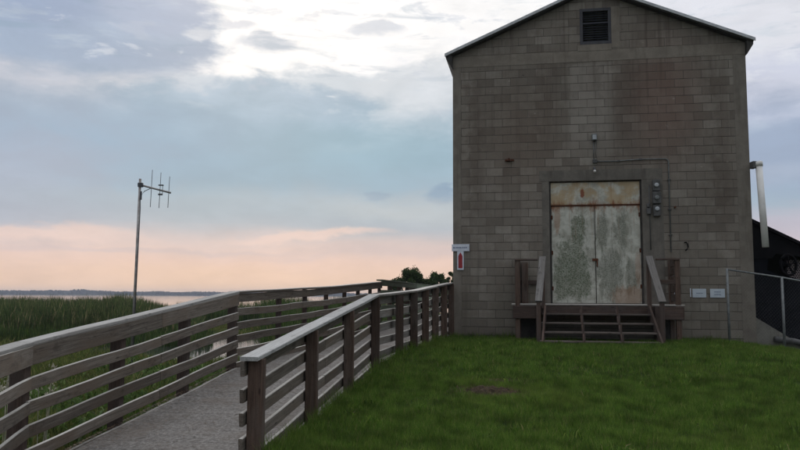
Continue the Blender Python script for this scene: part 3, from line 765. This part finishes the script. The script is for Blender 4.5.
# top sheet and pale rake trim
bm = bmesh.new(); bm2 = bmesh.new()
for sg in (-1, 1):
    f = lambda s: BW/2+sg*s
    e = BW/2+.19; zr = EZ+SL*BW/2+.086; ze = zr-SL*e
    for B_, y0, y1, lo, hi in ((bm, -.18, DEP+.26, .0, .018), (bm2, -.202, -.172, -.042, .030)):
        P8 = []
        for y in (y0, y1):
            P8 += [B_.verts.new((f(0), y, zr+lo)), B_.verts.new((f(e), y, ze+lo)), B_.verts.new((f(e), y, ze+hi)), B_.verts.new((f(0), y, zr+hi))]
        for q in ((0, 1, 2, 3), (7, 6, 5, 4), (1, 5, 6, 2), (3, 2, 6, 7), (0, 4, 5, 1)): B_.faces.new([P8[k] for k in q])
from_bm('roof_sheet', bm, 'roof', roof); from_bm('rake_trim', bm2, 'rake', roof)
for sg in (0, 1):     # boxed eave return: a dark wedge along each side
    x0 = -.010 if sg == 0 else BW+.010; x1 = -.15 if sg == 0 else BW+.15
    zc_ = EZ+SL*(-.15)+.01
    V = []
    for y in (-.15, DEP+.2): V += [(x0, y, 6.60), (x0, y, 6.93), (x1, y, zc_), (x1, y, zc_-.05)]
    raw('eave_return', V, [(0, 1, 2, 3), (7, 6, 5, 4), (0, 3, 7, 4), (1, 0, 4, 5), (2, 1, 5, 6), (3, 2, 6, 7)], 'soffit', roof)

# ---- things fixed on the wall
def wall_thing(name, s, d, z, **kw): return empty(name, bw(s, d, z), RZ, **kw)
lamp = wall_thing('wall_lamp', 3.40, 0, 4.75, label='small pale floodlight box on the block wall above the double doors', cat='lamp')
bm = bmesh.new(); add_box(bm, -.06, .06, -.10, -.004, -.07, .09, .012); from_bm('lamp_housing', bm, 'galv', lamp)
bm = bmesh.new(); add_box(bm, -.045, .045, -.112, -.101, -.05, .06, .004); from_bm('lens', bm, 'glass_lens', lamp)
cd = wall_thing('electric_conduit', 3.40, 0, 4.2, label='thin grey conduit running from the lamp across and down the block wall', cat='conduit')
tube('pipe_run', [(-.02, -.02, .50), (-.02, -.02, .02)], .010, 'galv', cd, 6)
tube('pipe_run', [(.03, -.02, .50), (.03, -.02, .06)], .006, 'galv', cd, 6)
tube('pipe_run', [(.04, -.022, -.02), (.5, -.022, -.025), (1.1, -.022, .005), (1.62, -.022, .0), (1.66, -.022, -.02), (1.68, -.022, -.06), (1.68, -.022, -2.2)], .013, 'galv', cd, 6)
tube('pipe_run', [(1.23, -.02, -.62), (1.23, -.02, -2.15)], .010, 'grey_box', cd, 6)
bm = bmesh.new(); add_box(bm, -.05, .05, -.05, -.004, -.06, .03, .008); from_bm('junction_box', bm, 'grey_box', cd)
bm = bmesh.new()
for sx, sz in ((.55, -.024), (1.05, .003), (1.68, -.5), (1.68, -1.2), (1.68, -1.8)):
    add_box(bm, sx-.03, sx+.03, -.037, -.003, sz-.018, sz+.018) if sz > -.1 else add_box(bm, sx-.04, sx+.04, -.037, -.003, sz-.012, sz+.012)
from_bm('conduit_clamps', bm, 'grey_box', cd)
bl = wall_thing('bulb_holder', 3.39, 0, 3.97, label='tiny white bare bulb holder on the lintel over the doors', cat='lamp')
bm = bmesh.new(); add_tube(bm, [(0, -.012, .045), (0, -.05, .03), (0, -.075, 0)], [.03, .03, .02], 10); from_bm('socket', bm, 'dark_metal', bl, smooth=True)
bm = bmesh.new(); bmesh.ops.create_icosphere(bm, subdivisions=2, radius=.035, matrix=Matrix.Translation((0, -.085, -.035))); from_bm('bulb', bm, 'pvc', bl, smooth=True)
pn = wall_thing('control_station', 4.785, 0, 3.27, label='narrow dark column of electric boxes with round lenses beside the right door jamb', cat='electric box')
bm = bmesh.new(); add_box(bm, -.085, .085, -.10, -.010, -.43, -.16, .012); from_bm('box_case', bm, 'grey_box', pn)
bm = bmesh.new(); add_box(bm, -.095, .095, -.13, -.010, -.14, .14, .012); from_bm('box_case', bm, 'grey_box', pn)
bm = bmesh.new(); add_box(bm, -.085, .085, -.10, -.010, .16, .43, .012); from_bm('box_case', bm, 'grey_box', pn)
for z, y in ((.30, -.10), (.0, -.13), (-.26, -.10)):
    bm = bmesh.new(); add_tube(bm, [(0, y, z), (0, y-.03, z), (0, y-.04, z)], [.05, .05, .03], 14); from_bm('lens', bm, 'glass_lens' if z != 0 else 'galv', pn)
sw = wall_thing('switch_box', 4.60, 0, 3.05, label='small dark switch box on the jamb between doors and tall box column', cat='electric box')
bm = bmesh.new(); add_box(bm, -.045, .045, -.08, -.010, -.16, -.02, .008); add_box(bm, -.035, .035, -.07, -.010, .0, .09, .008); from_bm('switch_case', bm, 'grey_box', sw)
bm = bmesh.new(); add_box(bm, .046, .062, -.06, -.04, -.12, .02, .003); from_bm('switch_lever', bm, 'dark_metal', sw)
hn = wall_thing('wall_bracket', 1.39, 0, 4.27, label='short rusty bracket stub sticking out of the upper left block wall', cat='bracket')
bm = bmesh.new(); add_box(bm, -.12, .10, -.03, -.003, -.03, .02, .005); add_tube(bm, [(-.02, -.03, -.005), (-.02, -.16, -.01)], .035, 8); from_bm('bracket_body', bm, 'rust', hn)
hk = wall_thing('wall_hook', 5.42, 0, 2.13, label='black curved hook on the block wall right of the doors', cat='hook')
tube('hook_body', [(-.03, -.01, .09), (0, -.05, .09), (.022, -.06, .05), (.03, -.06, -.02), (.01, -.06, -.07), (-.03, -.05, -.10)], .016, 'black', hk)
st = wall_thing('wall_stub', 5.2, 0, 3.05, label='tiny rusty bolt stub in the block wall right of the conduit', cat='bolt')
bm = bmesh.new(); add_tube(bm, [(0, -.002, 0), (0, -.05, 0)], .025, 8); from_bm('bolt', bm, 'rust', st)
# T-shaped gauge sign
sg = wall_thing('arrow_sign', .17, 0, 2.1, label='white T shaped sign with a red upright bar on the left wall corner', cat='sign')
bm = bmesh.new(); add_box(bm, -.205, .225, -.035, -.012, -.055, .115, .004); from_bm('name_plate', bm, 'sign_white', sg)
bm = bmesh.new(); x = -.17
for wv in (.035, .02, .03, .025, .03, .015, .03, .022, .03):
    add_box(bm, x, x+wv, -.0375, -.0352, .018, .048); x += wv+.012
from_bm('print', bm, 'sign_grey', sg)
bm = bmesh.new(); add_box(bm, -.075, .085, -.034, -.012, -.51, -.056, .004); from_bm('bar_plate', bm, 'sign_white', sg)
raw('red_bar', [(-.045, -.0365, -.47), (.055, -.0365, -.47), (.055, -.0365, -.17), (.005, -.0365, -.08), (-.045, -.0365, -.17),
    (-.045, -.033, -.47), (.055, -.033, -.47), (.055, -.033, -.17), (.005, -.033, -.08), (-.045, -.033, -.17)],
    [(0, 1, 2, 3, 4), (0, 5, 6, 1), (1, 6, 7, 2), (2, 7, 8, 3), (3, 8, 9, 4), (4, 9, 5, 0)], 'sign_red', sg)
# small plates by the landing
for s0, w_, h_, lab in ((5.675, .30, .20, 'pale blue plate with one printed line, left of the two blue plates'),
                        (6.07, .32, .20, 'pale blue plate with two printed lines, rightmost plate on the wall'),
                        (5.145, .10, .13, 'little blank white plate close beside the right landing post')):
    o = wall_thing('wall_plate', s0, 0, 1.05 if w_ > .2 else 1.03, label=lab, cat='sign', group='plates on the wall right of the landing')
    bm = bmesh.new(); add_box(bm, -w_/2, w_/2, -.014, -.003, -h_/2, h_/2, .002); from_bm('plate', bm, 'sign_blue' if w_ > .2 else 'sign_white', o)
    if w_ > .2:
        bm = bmesh.new()
        for zz_ in ((0.0,) if s0 < 6 else (.03, -.03)):
            x = -w_*.22
            for k in range(5): add_box(bm, x, x+.022, -.0165, -.0145, zz_-.008, zz_+.008); x += .030
        from_bm('print', bm, 'sign_grey', o)
mk = wall_thing('wall_plate', 5.485, 0, 1.06, label='very narrow white strip plate just left of the blue plates', cat='sign', group='plates on the wall right of the landing')
bm = bmesh.new(); add_box(bm, -.012, .012, -.010, -.003, -.10, .10, .002); from_bm('plate', bm, 'sign_white', mk)

# ---- landing and stairs
LZ = .79; LD = -.90
stt = wall_thing('entrance_stairs', 3.3, 0, 0, label='dark wooden landing with open tread steps below the peeling doors', cat='stairs')
ox = 3.3
bx = lambda name, s0, s1, d0, d1, z0, z1, mat, bev=.006: box(name, s0-ox, s1-ox, d0, d1, z0, z1, mat, stt, bev)
bmn = lambda name, p, q, w, h, mat, **k: beam(name, (p[0]-ox, p[1], p[2]), (q[0]-ox, q[1], q[2]), w, h, mat, stt, **k)
for i in range(6):   # landing planks along the wall
    y0 = LD+.005+i*.148
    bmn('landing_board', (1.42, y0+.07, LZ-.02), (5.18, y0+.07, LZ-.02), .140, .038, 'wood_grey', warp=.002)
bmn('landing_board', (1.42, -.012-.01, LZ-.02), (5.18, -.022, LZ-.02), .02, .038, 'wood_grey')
# posts
for s in (1.56, 5.05):
    for d in (LD+.06, -.07):
        bmn('landing_post', (s, d, -.3), (s, d, LZ+1.01), .11, .11, 'wood_post')
for s in (2.02, 4.585): 
    bmn('stair_post', (s, LD-.03, -.25), (s, LD-.03, LZ-.045), .10, .10, 'wood_dark')
bmn('landing_post', (1.72, -.07, LZ), (1.72, -.07, LZ+.98), .15, .06, 'wood_post')
# skirt and joists
bmn('skirt_board', (1.46, LD-.012, LZ-.19), (2.0, LD-.012, LZ-.19), .038, .28, 'wood_dark'); bmn('skirt_board', (4.60, LD-.012, LZ-.19), (5.14, LD-.012, LZ-.19), .038, .28, 'wood_dark')
bmn('skirt_board', (2.0, LD+.03, LZ-.14), (4.6, LD+.03, LZ-.14), .038, .19, 'wood_dark')
for s in (1.47, 5.15): bmn('skirt_board', (s, LD+.02, LZ-.19), (s, -.03, LZ-.19), .038, .28, 'wood_dark')
# guards: side and front
for s in (1.56, 5.05):
    for z in (.20, .40, .60, .80, .99):
        bmn('guard_rail', (s, LD+.12, LZ+z-.05), (s, -.13, LZ+z-.05), .04, .165, 'wood_post')
for a, b in ((1.50, 2.02), (4.60, 5.10)):
    bmn('guard_rail', (a, LD+.045, LZ+1.0), (b, LD+.045, LZ+1.0), .12, .04, 'wood_dark')
bmn('guard_rail', (4.64, LD+.02, LZ+.50), (5.0, LD+.02, LZ+.50), .035, .10, 'wood_dark')
bmn('guard_rail', (1.62, -.05, LZ+.50), (2.1, -.05, LZ+.50), .035, .10, 'wood_dark')
# sloped wide handrails beside the steps (2 x 8 boards flat to the viewer) and their newels
for s0, s1, sb in ((2.13, 2.02, 1.98), (4.44, 4.56, 4.66)):
    bmn('newel_post', (s0, LD+.02, LZ-.1), (s0, LD+.02, LZ+1.0), .09, .09, 'wood_dark')
    bmn('hand_board', (s0, LD-.05, LZ+1.06), (s1, LD-.92, LZ+.06), .15, .045, 'wood_hand')
    bmn('newel_post', (s1, LD-.86, -.25), (s1, LD-.86, LZ+.05), .09, .09, 'wood_dark')
    bmn('stringer', (s0+(.05 if s0 < 3 else -.02), LD-.02, LZ-.12), (s1+(.07 if s0 < 3 else -.07), LD-1.18, -.08), .045, .24, 'wood_dark')
for i, z in enumerate((.565, .375, .19, .01)):
    d0 = LD-.29*(i+1); e = .03*i
    hl, hr = 2.135-e*.8, 4.45+e*.5
    for k in (0, 1):
        bmn('tread', (hl-.03, d0+.07+k*.145, z), (hr+.03, d0+.07+k*.145, z), .138, .038, 'wood_tread')
for s in (2.95, 3.72):
    bmn('stringer', (s, LD-.02, LZ-.18), (s, LD-1.16, -.10), .042, .16, 'wood_dark')
    for i, z in enumerate((.66, .47, .28, .09)):
        bmn('tread_cleat', (s, LD-.29*(i+1)+.012, z-.115), (s, LD-.29*(i+1)+.012, z+.10), .038, .03, 'wood_dark')
# dark panels added to stand for the shade in the openings under the landing
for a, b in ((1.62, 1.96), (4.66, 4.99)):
    bmn('shade_panel', (a, -.10, .24), (b, -.10, .24), .02, .60, 'soffit')

# ------------------------------------------------------------------ white drain pipe
dp = empty('drain_pipe', (8.19, 16.65, 2.0), 0, label='leaning white plastic pipe fixed beside the right wall edge', cat='pipe')
tube('pipe', [(.0, .05, 2.02), (-.005, -.12, .08)], .073, 'pvc', dp, 16)
bm = bmesh.new(); add_tube(bm, [(-.002, .052, 2.05), (.0, .05, 2.04), (-.0, .042, 1.94)], [.06, .088, .086], 14); from_bm('elbow', bm, 'pvc', dp, smooth=True)
bm = bmesh.new(); add_box(bm, -.14, -.05, .02, .20, 1.90, 2.06, .01); from_bm('wall_clamp', bm, 'grey_box', dp)

# ------------------------------------------------------------------ shed, wheel, wing wall, fence on the right
sh = empty('lean_to_shed', (8.7, 18.0, -.2), label='black sheet lean-to with a slanting roof behind the right wall', cat='shed')
def shp(name, pts, y0, y1, mat, parent=sh):
    n = len(pts); V = [(a-8.7, y0-18.0, b+.2) for a, b in pts]+[(a-8.7, y1-18.0, b+.2) for a, b in pts]
    F = [tuple(range(n)), tuple(range(2*n-1, n-1, -1))]+[(i, i+n, (i+1) % n+n, (i+1) % n) for i in range(n)]
    return raw(name, V, F, mat, parent)
shp('roof', [(8.45, 2.92), (12.6, .94), (12.6, .86), (8.45, 2.84)], 17.9, 22, 'black')
shp('front_panel', [(8.45, 2.83), (10.1, 2.045), (10.1, 1.93), (9.15, 2.02), (9.05, 1.90), (8.45, 1.90)], 17.98, 18.03, 'black')
shp('front_panel', [(8.2, 1.895), (8.98, 1.895), (8.95, 1.62), (9.2, 1.52), (9.75, 1.40), (10.3, 1.28), (12.2, .8), (12.2, -2.4), (10.3, -1.2), (8.2, .0)], 18.04, 18.08, 'black_mesh')
shp('side_post', [(9.40, 1.98), (9.47, 1.98), (9.47, 1.4), (9.40, 1.4)], 18.1, 18.16, 'black')
# lattice panel
bm = bmesh.new()
for k in range(22):
    z = .95+k*.043
    xe = min(2.2, .75+(2.62-z)/.477-.7)
    add_box(bm, .88, xe, .30, .312, z+.2, z+.2+.014)
    for j in range(int((xe-.92)/.06)):
        xx_ = .88+j*.06+(.03 if k % 2 else 0)
        add_box(bm, xx_, xx_+.011, .30, .311, z+.2+.0145, z+.2+.0445)
from_bm('lattice_panel', bm, 'lattice', sh)
hw = empty('hand_wheel', (9.37, 17.85, 1.74), label='black spoked wheel silhouetted under the lean-to roof', cat='wheel')
bm = bmesh.new()
ring = [(math.cos(t)*.17*.75, math.sin(t)*.17*.66, math.sin(t)*.26+0) for t in [k*2*math.pi/28 for k in range(29)]]
ring = [(math.cos(t)*.22, math.cos(t)*.06, math.sin(t)*.25) for t in [k*2*math.pi/28 for k in range(29)]]
add_tube(bm, ring, .036, 8, False); from_bm('rim', bm, 'black', hw, smooth=True)
for k in range(5):
    t = k*2*math.pi/5+.3
    tube('spoke', [(0, 0, 0), (math.cos(t)*.21, math.cos(t)*.05, math.sin(t)*.24)], .018, 'black', hw, 6)
bm = bmesh.new(); add_tube(bm, [(0, -.05, 0), (0, .22, 0)], .05, 10); from_bm('hub', bm, 'black', hw)
ww = empty('wing_wall', (8.4, 17.2, -.6), label='sloping grey concrete wing wall beside the right wall foot', cat='wall')
n_ = [(7.95, .62), (9.21, -.15), (12.2, -1.98), (12.2, -2.6), (7.95, -1.6)]
V = [(a-8.4, -.18, b+.6) for a, b in n_]+[(a-8.4, .1, b+.6) for a, b in n_]
m_ = len(n_); raw('wall_body', V, [tuple(range(m_)), tuple(range(2*m_-1, m_-1, -1))]+[(i, i+m_, (i+1) % m_+m_, (i+1) % m_) for i in range(m_)], 'conc_wing', ww)
bm = bmesh.new(); add_tube(bm, [(0.1, -.28, .62), (.5, -.28, .58), (1.05, -.28, .45)], [.07, .07, .07], 10); from_bm('side_pipe', bm, 'grey_box', ww, smooth=True)
# windscreen cloth on the fence
fn = empty('chain_link_fence', (7.17, 16.7, 0), label='galvanised chain link fence with round posts at the right of the building', cat='fence')
fp = [(7.31, 16.55, 1.60, -.12), (8.27, 16.05, 1.41, -.35), (9.25, 15.75, 1.20, -.6), (10.3, 15.5, .97, -.85)]
O = Vector((7.17, 16.7, 0))
for x, y, zt_, zb in fp:
    tube('fence_post', [Vector((x, y, zb-.2))-O, Vector((x, y, zt_))-O], .028, 'galv', fn, 10)
tube('top_rail', [Vector((x, y, z-.02))-O for x, y, z, _ in fp], .020, 'galv', fn, 8)
bm = bmesh.new()
def fpt(u, v):
    i = min(int(u), 2); f = u-i; a, b = fp[i], fp[i+1]
    x = a[0]+(b[0]-a[0])*f; y = a[1]+(b[1]-a[1])*f; zt_ = a[2]+(b[2]-a[2])*f; zb = a[3]+(b[3]-a[3])*f
    return Vector((x, y, zb+(zt_-.03-zb)*v))-O
NW = 54
for k in range(-22, NW):
    for sgn in (1, -1):
        pts = []
        for j in range(9):
            v = j/8; u = (k+sgn*v*22)/NW*3 if sgn > 0 else (k+22-v*22)/NW*3
            if 0 <= u <= 3: pts.append(fpt(min(u, 2.9999), v))
        if len(pts) > 1: add_tube(bm, pts, .0011, 3, False)
from_bm('wire_mesh', bm, 'grey_box', fn)

# ------------------------------------------------------------------ antenna mast
an = empty('antenna_mast', (-7.10, 20, -1.2), label='slim metal pole in the marsh carrying a three rod antenna', cat='antenna')
tube('pole', [(-.05, 0, -.2), (-.02, 0, 2.5), (.0, 0, 5.30)], [.044, .038, .034], 'pole_metal', an, 12)
tube('boom', [(-.06, 0, 5.15), (.82, .10, 4.93)], .026, 'pole_metal', an, 8)
bm = bmesh.new(); add_box(bm, -.05, .08, -.05, .05, 5.07, 5.19, .01); from_bm('clamp', bm, 'dark_metal', an)
for xo, lo, hi in ((.29, 4.53, 5.56), (.52, 4.51, 5.49), (.755, 4.52, 5.385)):
    tube('rod', [(xo-.01, .04+xo*.1, lo), (xo+.012, .04+xo*.1, hi)], .008, 'dark_metal', an, 6)
bm = bmesh.new(); add_box(bm, .49, .62, .03, .09, 5.12, 5.15); add_box(bm, .49, .60, .03, .09, 4.86, 4.90); add_tube(bm, [(.60, .06, 5.14), (.60, .06, 4.88)], .008, 6); from_bm('matching_loop', bm, 'dark_metal', an)
tube('feed_cable', [(.30, .03, 5.05), (.12, .02, 4.96), (.03, -.03, 4.8), (.045, -.035, 4.5), (.03, -.04, 3.0), (.0, -.045, .2)], .010, 'dark_metal', an, 6)
bm = bmesh.new(); add_tube(bm, [(.045, -.03, 4.72), (.045, -.03, 4.95)], .03, 8); from_bm('cable_coil', bm, 'dark_metal', an)

# ------------------------------------------------------------------ distant shrubs
def shrub(name, x, y, rad, top, lab, n=20000):
    gz = float(ground_z(np.array(x), np.array(y)))
    root = empty(name, (x, y, gz), label=lab, cat='shrub', group='shrubs beyond the boardwalk')
    H = top-gz-.12; bm = bmesh.new()
    for k in range(5):
        a = random.uniform(0, 6.28); r = rad*random.uniform(.2, .6)
        add_tube(bm, [(0, 0, -.1), (math.cos(a)*r*.4, math.sin(a)*r*.4, H*.4), (math.cos(a)*r, math.sin(a)*r, H*.8)], [.09, .06, .02], 6)
    from_bm('trunk', bm, 'bark', root, smooth=True)
    cl = []
    for _ in range(40):
        a = random.uniform(0, 6.28); rr_ = rad*.95*math.sqrt(random.random()); zz_ = H*random.uniform(.40, .93)
        sh_ = math.sqrt(max(.10, 1-(max(0, zz_/H-.66)/.30)**2)); cl.append((math.cos(a)*rr_*sh_, math.sin(a)*rr_*sh_, zz_, rad*random.uniform(.12, .30)))
    c = np.array(cl)[rng.integers(0, len(cl), n)]
    d = rng.normal(size=(n, 3)); d /= np.linalg.norm(d, axis=1)[:, None]
    P = c[:, :3]+d*c[:, 3:4]*(rng.uniform(0, 1, n)**.4*np.where(rng.uniform(0, 1, n) < .12, 1.5, 1.))[:, None]
    blades('crown', P, rng.uniform(.05, .10, n), rng.uniform(.035, .07, n), rng.uniform(.2, .95, n), 'leaf', root, True)
shrub('shrub', .50, 45, 1.05, 2.74, 'round dark shrub above the green capped rail, left one with a gap on its right')
shrub('shrub', 2.15, 46, 1.1, 2.5, 'wide low dark shrub between the round shrub and the block wall', 22000)
shrub('shrub', 3.35, 47, .62, 2.72, 'dark shrub partly hidden behind the left edge of the block wall', 7000)
shrub('shrub', 1.3, 46, .6, 2.22, 'lowest small shrub filling the dip between two bigger shrubs', 5000)

# ------------------------------------------------------------------ haze
bm = bmesh.new(); add_box(bm, -3300, 3300, -60, 2300, -3.2, 14)
hz_ = from_bm('haze', bm, None); tag(hz_, kind='stuff', label='thin pale evening haze over the marsh and lake', cat='haze')
m, t = material('haze_air')
vol = t.n('ShaderNodeVolumePrincipled', {'Color': g(.75, .8, .95), 'Density': .00028, 'Anisotropy': .2})
out = t.n('ShaderNodeOutputMaterial'); t.t.links.new(vol.outputs[0], out.inputs['Volume'])
hz_.data.materials.append(m)

# ------------------------------------------------------------------ sky
W = bpy.data.worlds.new('World'); S.world = W; W.use_nodes = True
t = NT(W.node_tree)
SUN_EL, SUN_AZ = R(24), R(-12)       # behind the clouds ahead of the viewer
dirv = t.n('ShaderNodeTexCoord').outputs['Generated']
sx = t.n('ShaderNodeSeparateXYZ', {0: t.vm('NORMALIZE', dirv)})
AZ = t.m('ARCTAN2', sx.outputs[0], sx.outputs[1]); EL = t.m('ARCSINE', sx.outputs[2])
q = t.n('ShaderNodeCombineXYZ', {0: AZ, 1: t.m('MULTIPLY', EL, 1.9), 2: 0.}).outputs[0]
n_big = t.noise(q, 3.2, 8, .55, .2)
n_mid = t.noise(t.mapv(q, (1, 1.3, 1), (5, 2, 0)), 9, 8, .6, .3)
n_soft = t.noise(t.mapv(q, (1, 2.6, 1), (1, 7, 0)), 4.5, 5, .5)
n_fine = t.noise(t.mapv(q, (1, 1.2, 1), (9, 4, 0)), 16, 10, .62, .2)
warp = t.m('ADD', t.m('MULTIPLY', t.m('SUBTRACT', n_big, .5), .08), t.m('MULTIPLY', t.m('SUBTRACT', n_mid, .5), .05))
AZw = t.m('ADD', AZ, t.m('MULTIPLY', warp, 1.2)); ELw = t.m('ADD', EL, t.m('MULTIPLY', warp, .8))
ELs = t.m('ADD', EL, t.m('MULTIPLY', t.m('SUBTRACT', n_soft, .5), .035))
px = lambda x: math.atan((x-400)/740); py = lambda y: (296-y)/745
base = t.ramp(t.m('MULTIPLY', ELs, 1/.8), [(0, lin(238, 204, 178)), (py(284)/.8, lin(238, 205, 182)), (py(262)/.8, lin(230, 201, 190)), (py(245)/.8, lin(214, 196, 194)), (py(229)/.8, lin(172, 182, 194)),
    (py(200)/.8, lin(155, 178, 195)), (py(160)/.8, lin(143, 170, 191)), (py(120)/.8, lin(162, 185, 203)), (py(90)/.8, lin(192, 206, 218)), (py(30)/.8, lin(212, 220, 230)), (.62, lin(238, 242, 250)), (1., lin(245, 248, 255))])
def blob(x, y, rx, ry, soft=.35, rough=1., az=None, el=None, fine=.5):
    A = az or AZw; E = el or ELw
    dx = t.m('MULTIPLY', t.m('SUBTRACT', A, px(x)), 740/rx); dy = t.m('MULTIPLY', t.m('SUBTRACT', E, py(y)), 740/ry)
    d = t.m('SQRT', t.m('ADD', t.m('MULTIPLY', dx, dx), t.m('MULTIPLY', dy, dy)))
    if rough:
        d = t.m('ADD', d, t.m('MULTIPLY', t.m('SUBTRACT', n_mid, .5), rough))
        d = t.m('ADD', d, t.m('MULTIPLY', t.m('SUBTRACT', n_fine, .5), fine*rough))
    return t.mr(d, 1-soft, 1+soft, 1., 0.)
def over(col, mask, c, k=1.): return t.mix(t.m('MULTIPLY', mask, k), col, c)
col = base
white = lin(254, 253, 253)
col = over(col, blob(640, 60, 330, 110, .6), lin(232, 232, 239), .85)
col = over(col, blob(390, -25, 262, 90, .14, 1.35), white)                 # bright gap, top centre
col = over(col, blob(215, 60, 70, 26, .22), white, .92)
col = over(col, blob(310, 62, 105, 32, .3), white, .85)
col = over(col, blob(115, -6, 90, 26, .2), white, .95)
col = over(col, blob(30, 108, 150, 26, .7), lin(205, 201, 210), .7)       # pinkish pale fold, left
col = over(col, blob(200, 104, 110, 13, .6), lin(206, 209, 217), .6)
col = over(col, blob(62, 52, 128, 44, .22), lin(156, 174, 198), .95)      # blue grey bank, top left
col = over(col, blob(20, 22, 70, 36, .5), lin(146, 164, 194), .75)
col = over(col, blob(145, 27, 50, 24, .28), lin(166, 180, 204), .9)
col = over(col, blob(90, 70, 80, 16, .7), lin(148, 166, 192), .5)
col = over(col, blob(350, 112, 135, 40, .16), lin(199, 209, 219), .95)    # cumulus shoulder
col = over(col, blob(250, 122, 130, 34, .2), lin(162, 184, 204), .9)
col = over(col, blob(425, 88, 60, 22, .25), lin(214, 220, 227), .8)
col = over(col, blob(235, 155, 270, 40, .8), lin(138, 169, 190), .8)
col = over(col, blob(60, 150, 140, 32, .8), lin(144, 169, 194), .65)
col = over(col, blob(400, 150, 110, 30, .8), lin(143, 178, 196), .7)
col = over(col, blob(262, 50, 30, 8, .35, .8), lin(206, 212, 222), .95)
col = over(col, blob(372, 34, 28, 6, .35, .8), lin(214, 219, 228), .85)
col = over(col, blob(228, 37, 14, 4, .4, .8), lin(210, 214, 224), .8)
col = over(col, blob(190, 48, 12, 5, .4, .8), lin(206, 212, 222), .8)
col = over(col, blob(442, 195, 15, 9, .35, 1.8), lin(128, 157, 184), .9)
col = over(col, blob(380, 193, 14, 5, .3, .7), lin(134, 160, 184), .8)
col = over(col, blob(0, 190, 90, 50, .9), lin(178, 182, 200), .6)
col = over(col, blob(300, 205, 200, 12, .9, .6), lin(170, 184, 196), .6)
col = over(col, blob(420, 212, 90, 12, .8, .6), lin(190, 196, 200), .6)
col = over(col, blob(310, 236, 60, 4, .6, .6), lin(232, 206, 198), .8)
col = over(col, blob(40, 236, 90, 6, .6, .6), lin(232, 206, 198), .7)
col = over(col, blob(150, 250, 160, 3, .7, .5), lin(206, 190, 192), .6)
col = over(col, blob(400, 256, 130, 4, .7, .5), lin(208, 192, 194), .5)
col = over(col, blob(820, 110, 120, 34, .2), lin(206, 210, 226), .9)
col = over(col, blob(790, 165, 90, 40, .5), lin(156, 171, 196), .9)
col = over(col, blob(800, 188, 90, 8, .8), lin(172, 184, 204), .7)
col = over(col, blob(800, 232, 120, 14, .8), lin(196, 190, 204), .8)
# broken cloud texture: drawn out light wisps and darker undersides
wis = t.noise(t.mapv(q, (1.3, 4.2, 1), (3, 3, 0)), 5.5, 9, .62, .5)
band = t.m('MULTIPLY', t.mr(ELw, py(240), py(205)), t.mr(ELw, py(60), py(100), 1, 0))
col = over(col, t.m('MULTIPLY', t.mr(wis, .54, .70), band), lin(196, 208, 218), .42)
col = over(col, t.m('MULTIPLY', t.mr(wis, .46, .34), band), lin(134, 160, 182), .40)
puff = t.noise(t.mapv(q, (1, 1.5, 1), (8, 1, 0)), 11, 10, .6, .3)
upb = t.mr(ELw, py(125), py(95))
col = over(col, t.m('MULTIPLY', t.mr(puff, .58, .66), upb), lin(238, 240, 244), .35)
col = over(col, t.m('MULTIPLY', t.mr(puff, .42, .35), upb), lin(184, 194, 210), .35)
# soft light and dark mottling everywhere
mot = t.m('MULTIPLY', t.mr(n_mid, .3, .7, .95, 1.04), t.mr(n_fine, .3, .7, .975, 1.02))
vm = t.n('ShaderNodeVectorMath', operation='SCALE'); t.set(vm, 0, col); t.set(vm, 'Scale', mot)
col = vm.outputs[0]
# the sky behind the viewer is dimmer than the bright side the sun is on
back = t.mr(sx.outputs[1], -.6, .5, .74, 1.)
vm = t.n('ShaderNodeVectorMath', operation='SCALE'); t.set(vm, 0, col); t.set(vm, 'Scale', back)
col = vm.outputs[0]
sky = t.n('ShaderNodeTexSky'); sky.sky_type = 'NISHITA'; sky.sun_disc = False
sky.sun_elevation = SUN_EL; sky.sun_rotation = SUN_AZ; sky.air_density = 1.2; sky.dust_density = 2.
high = t.mr(EL, .5, 1.1, 1., 1.75)     # unseen sky overhead boosted, added to brighten upward faces
vm = t.n('ShaderNodeVectorMath', operation='SCALE'); t.set(vm, 0, col); t.set(vm, 'Scale', high)
col = vm.outputs[0]
bg1 = t.n('ShaderNodeBackground', {'Color': sky.outputs[0], 'Strength': .08})
bg2 = t.n('ShaderNodeBackground', {'Color': col, 'Strength': 1.})
mx = t.n('ShaderNodeMixShader', {0: .95, 1: bg1.outputs[0], 2: bg2.outputs[0]})
o = t.n('ShaderNodeOutputWorld'); t.t.links.new(mx.outputs[0], o.inputs['Surface'])

sl = bpy.data.lights.new('sun', 'SUN'); sl.energy = .5; sl.angle = R(25); sl.color = (1, .93, .85)
so = bpy.data.objects.new('sun', sl); COL.objects.link(so)
sd = Vector((math.sin(SUN_AZ)*math.cos(SUN_EL), math.cos(SUN_AZ)*math.cos(SUN_EL), math.sin(SUN_EL)))
so.rotation_euler = sd.to_track_quat('Z', 'Y').to_euler(); so.location = (0, 0, 30)

# ------------------------------------------------------------------ camera
cam = bpy.data.cameras.new('camera'); co = bpy.data.objects.new('camera', cam); COL.objects.link(co)
cam.sensor_width = 36; cam.lens = 740/800*36; cam.clip_start = .05; cam.clip_end = 20000
pitch = math.atan(70.6/740)
co.matrix_world = Matrix.Translation((0, 0, .96)) @ Matrix.Rotation(math.pi/2+pitch, 4, 'X') @ Matrix.Rotation(.005, 4, 'Z')
S.camera = co
S.view_settings.view_transform = 'Standard'; S.view_settings.look = 'None'
S.view_settings.exposure = 0; S.view_settings.gamma = 1; S.view_settings.use_curve_mapping = False
S.render.resolution_x = 1024; S.render.resolution_y = 576
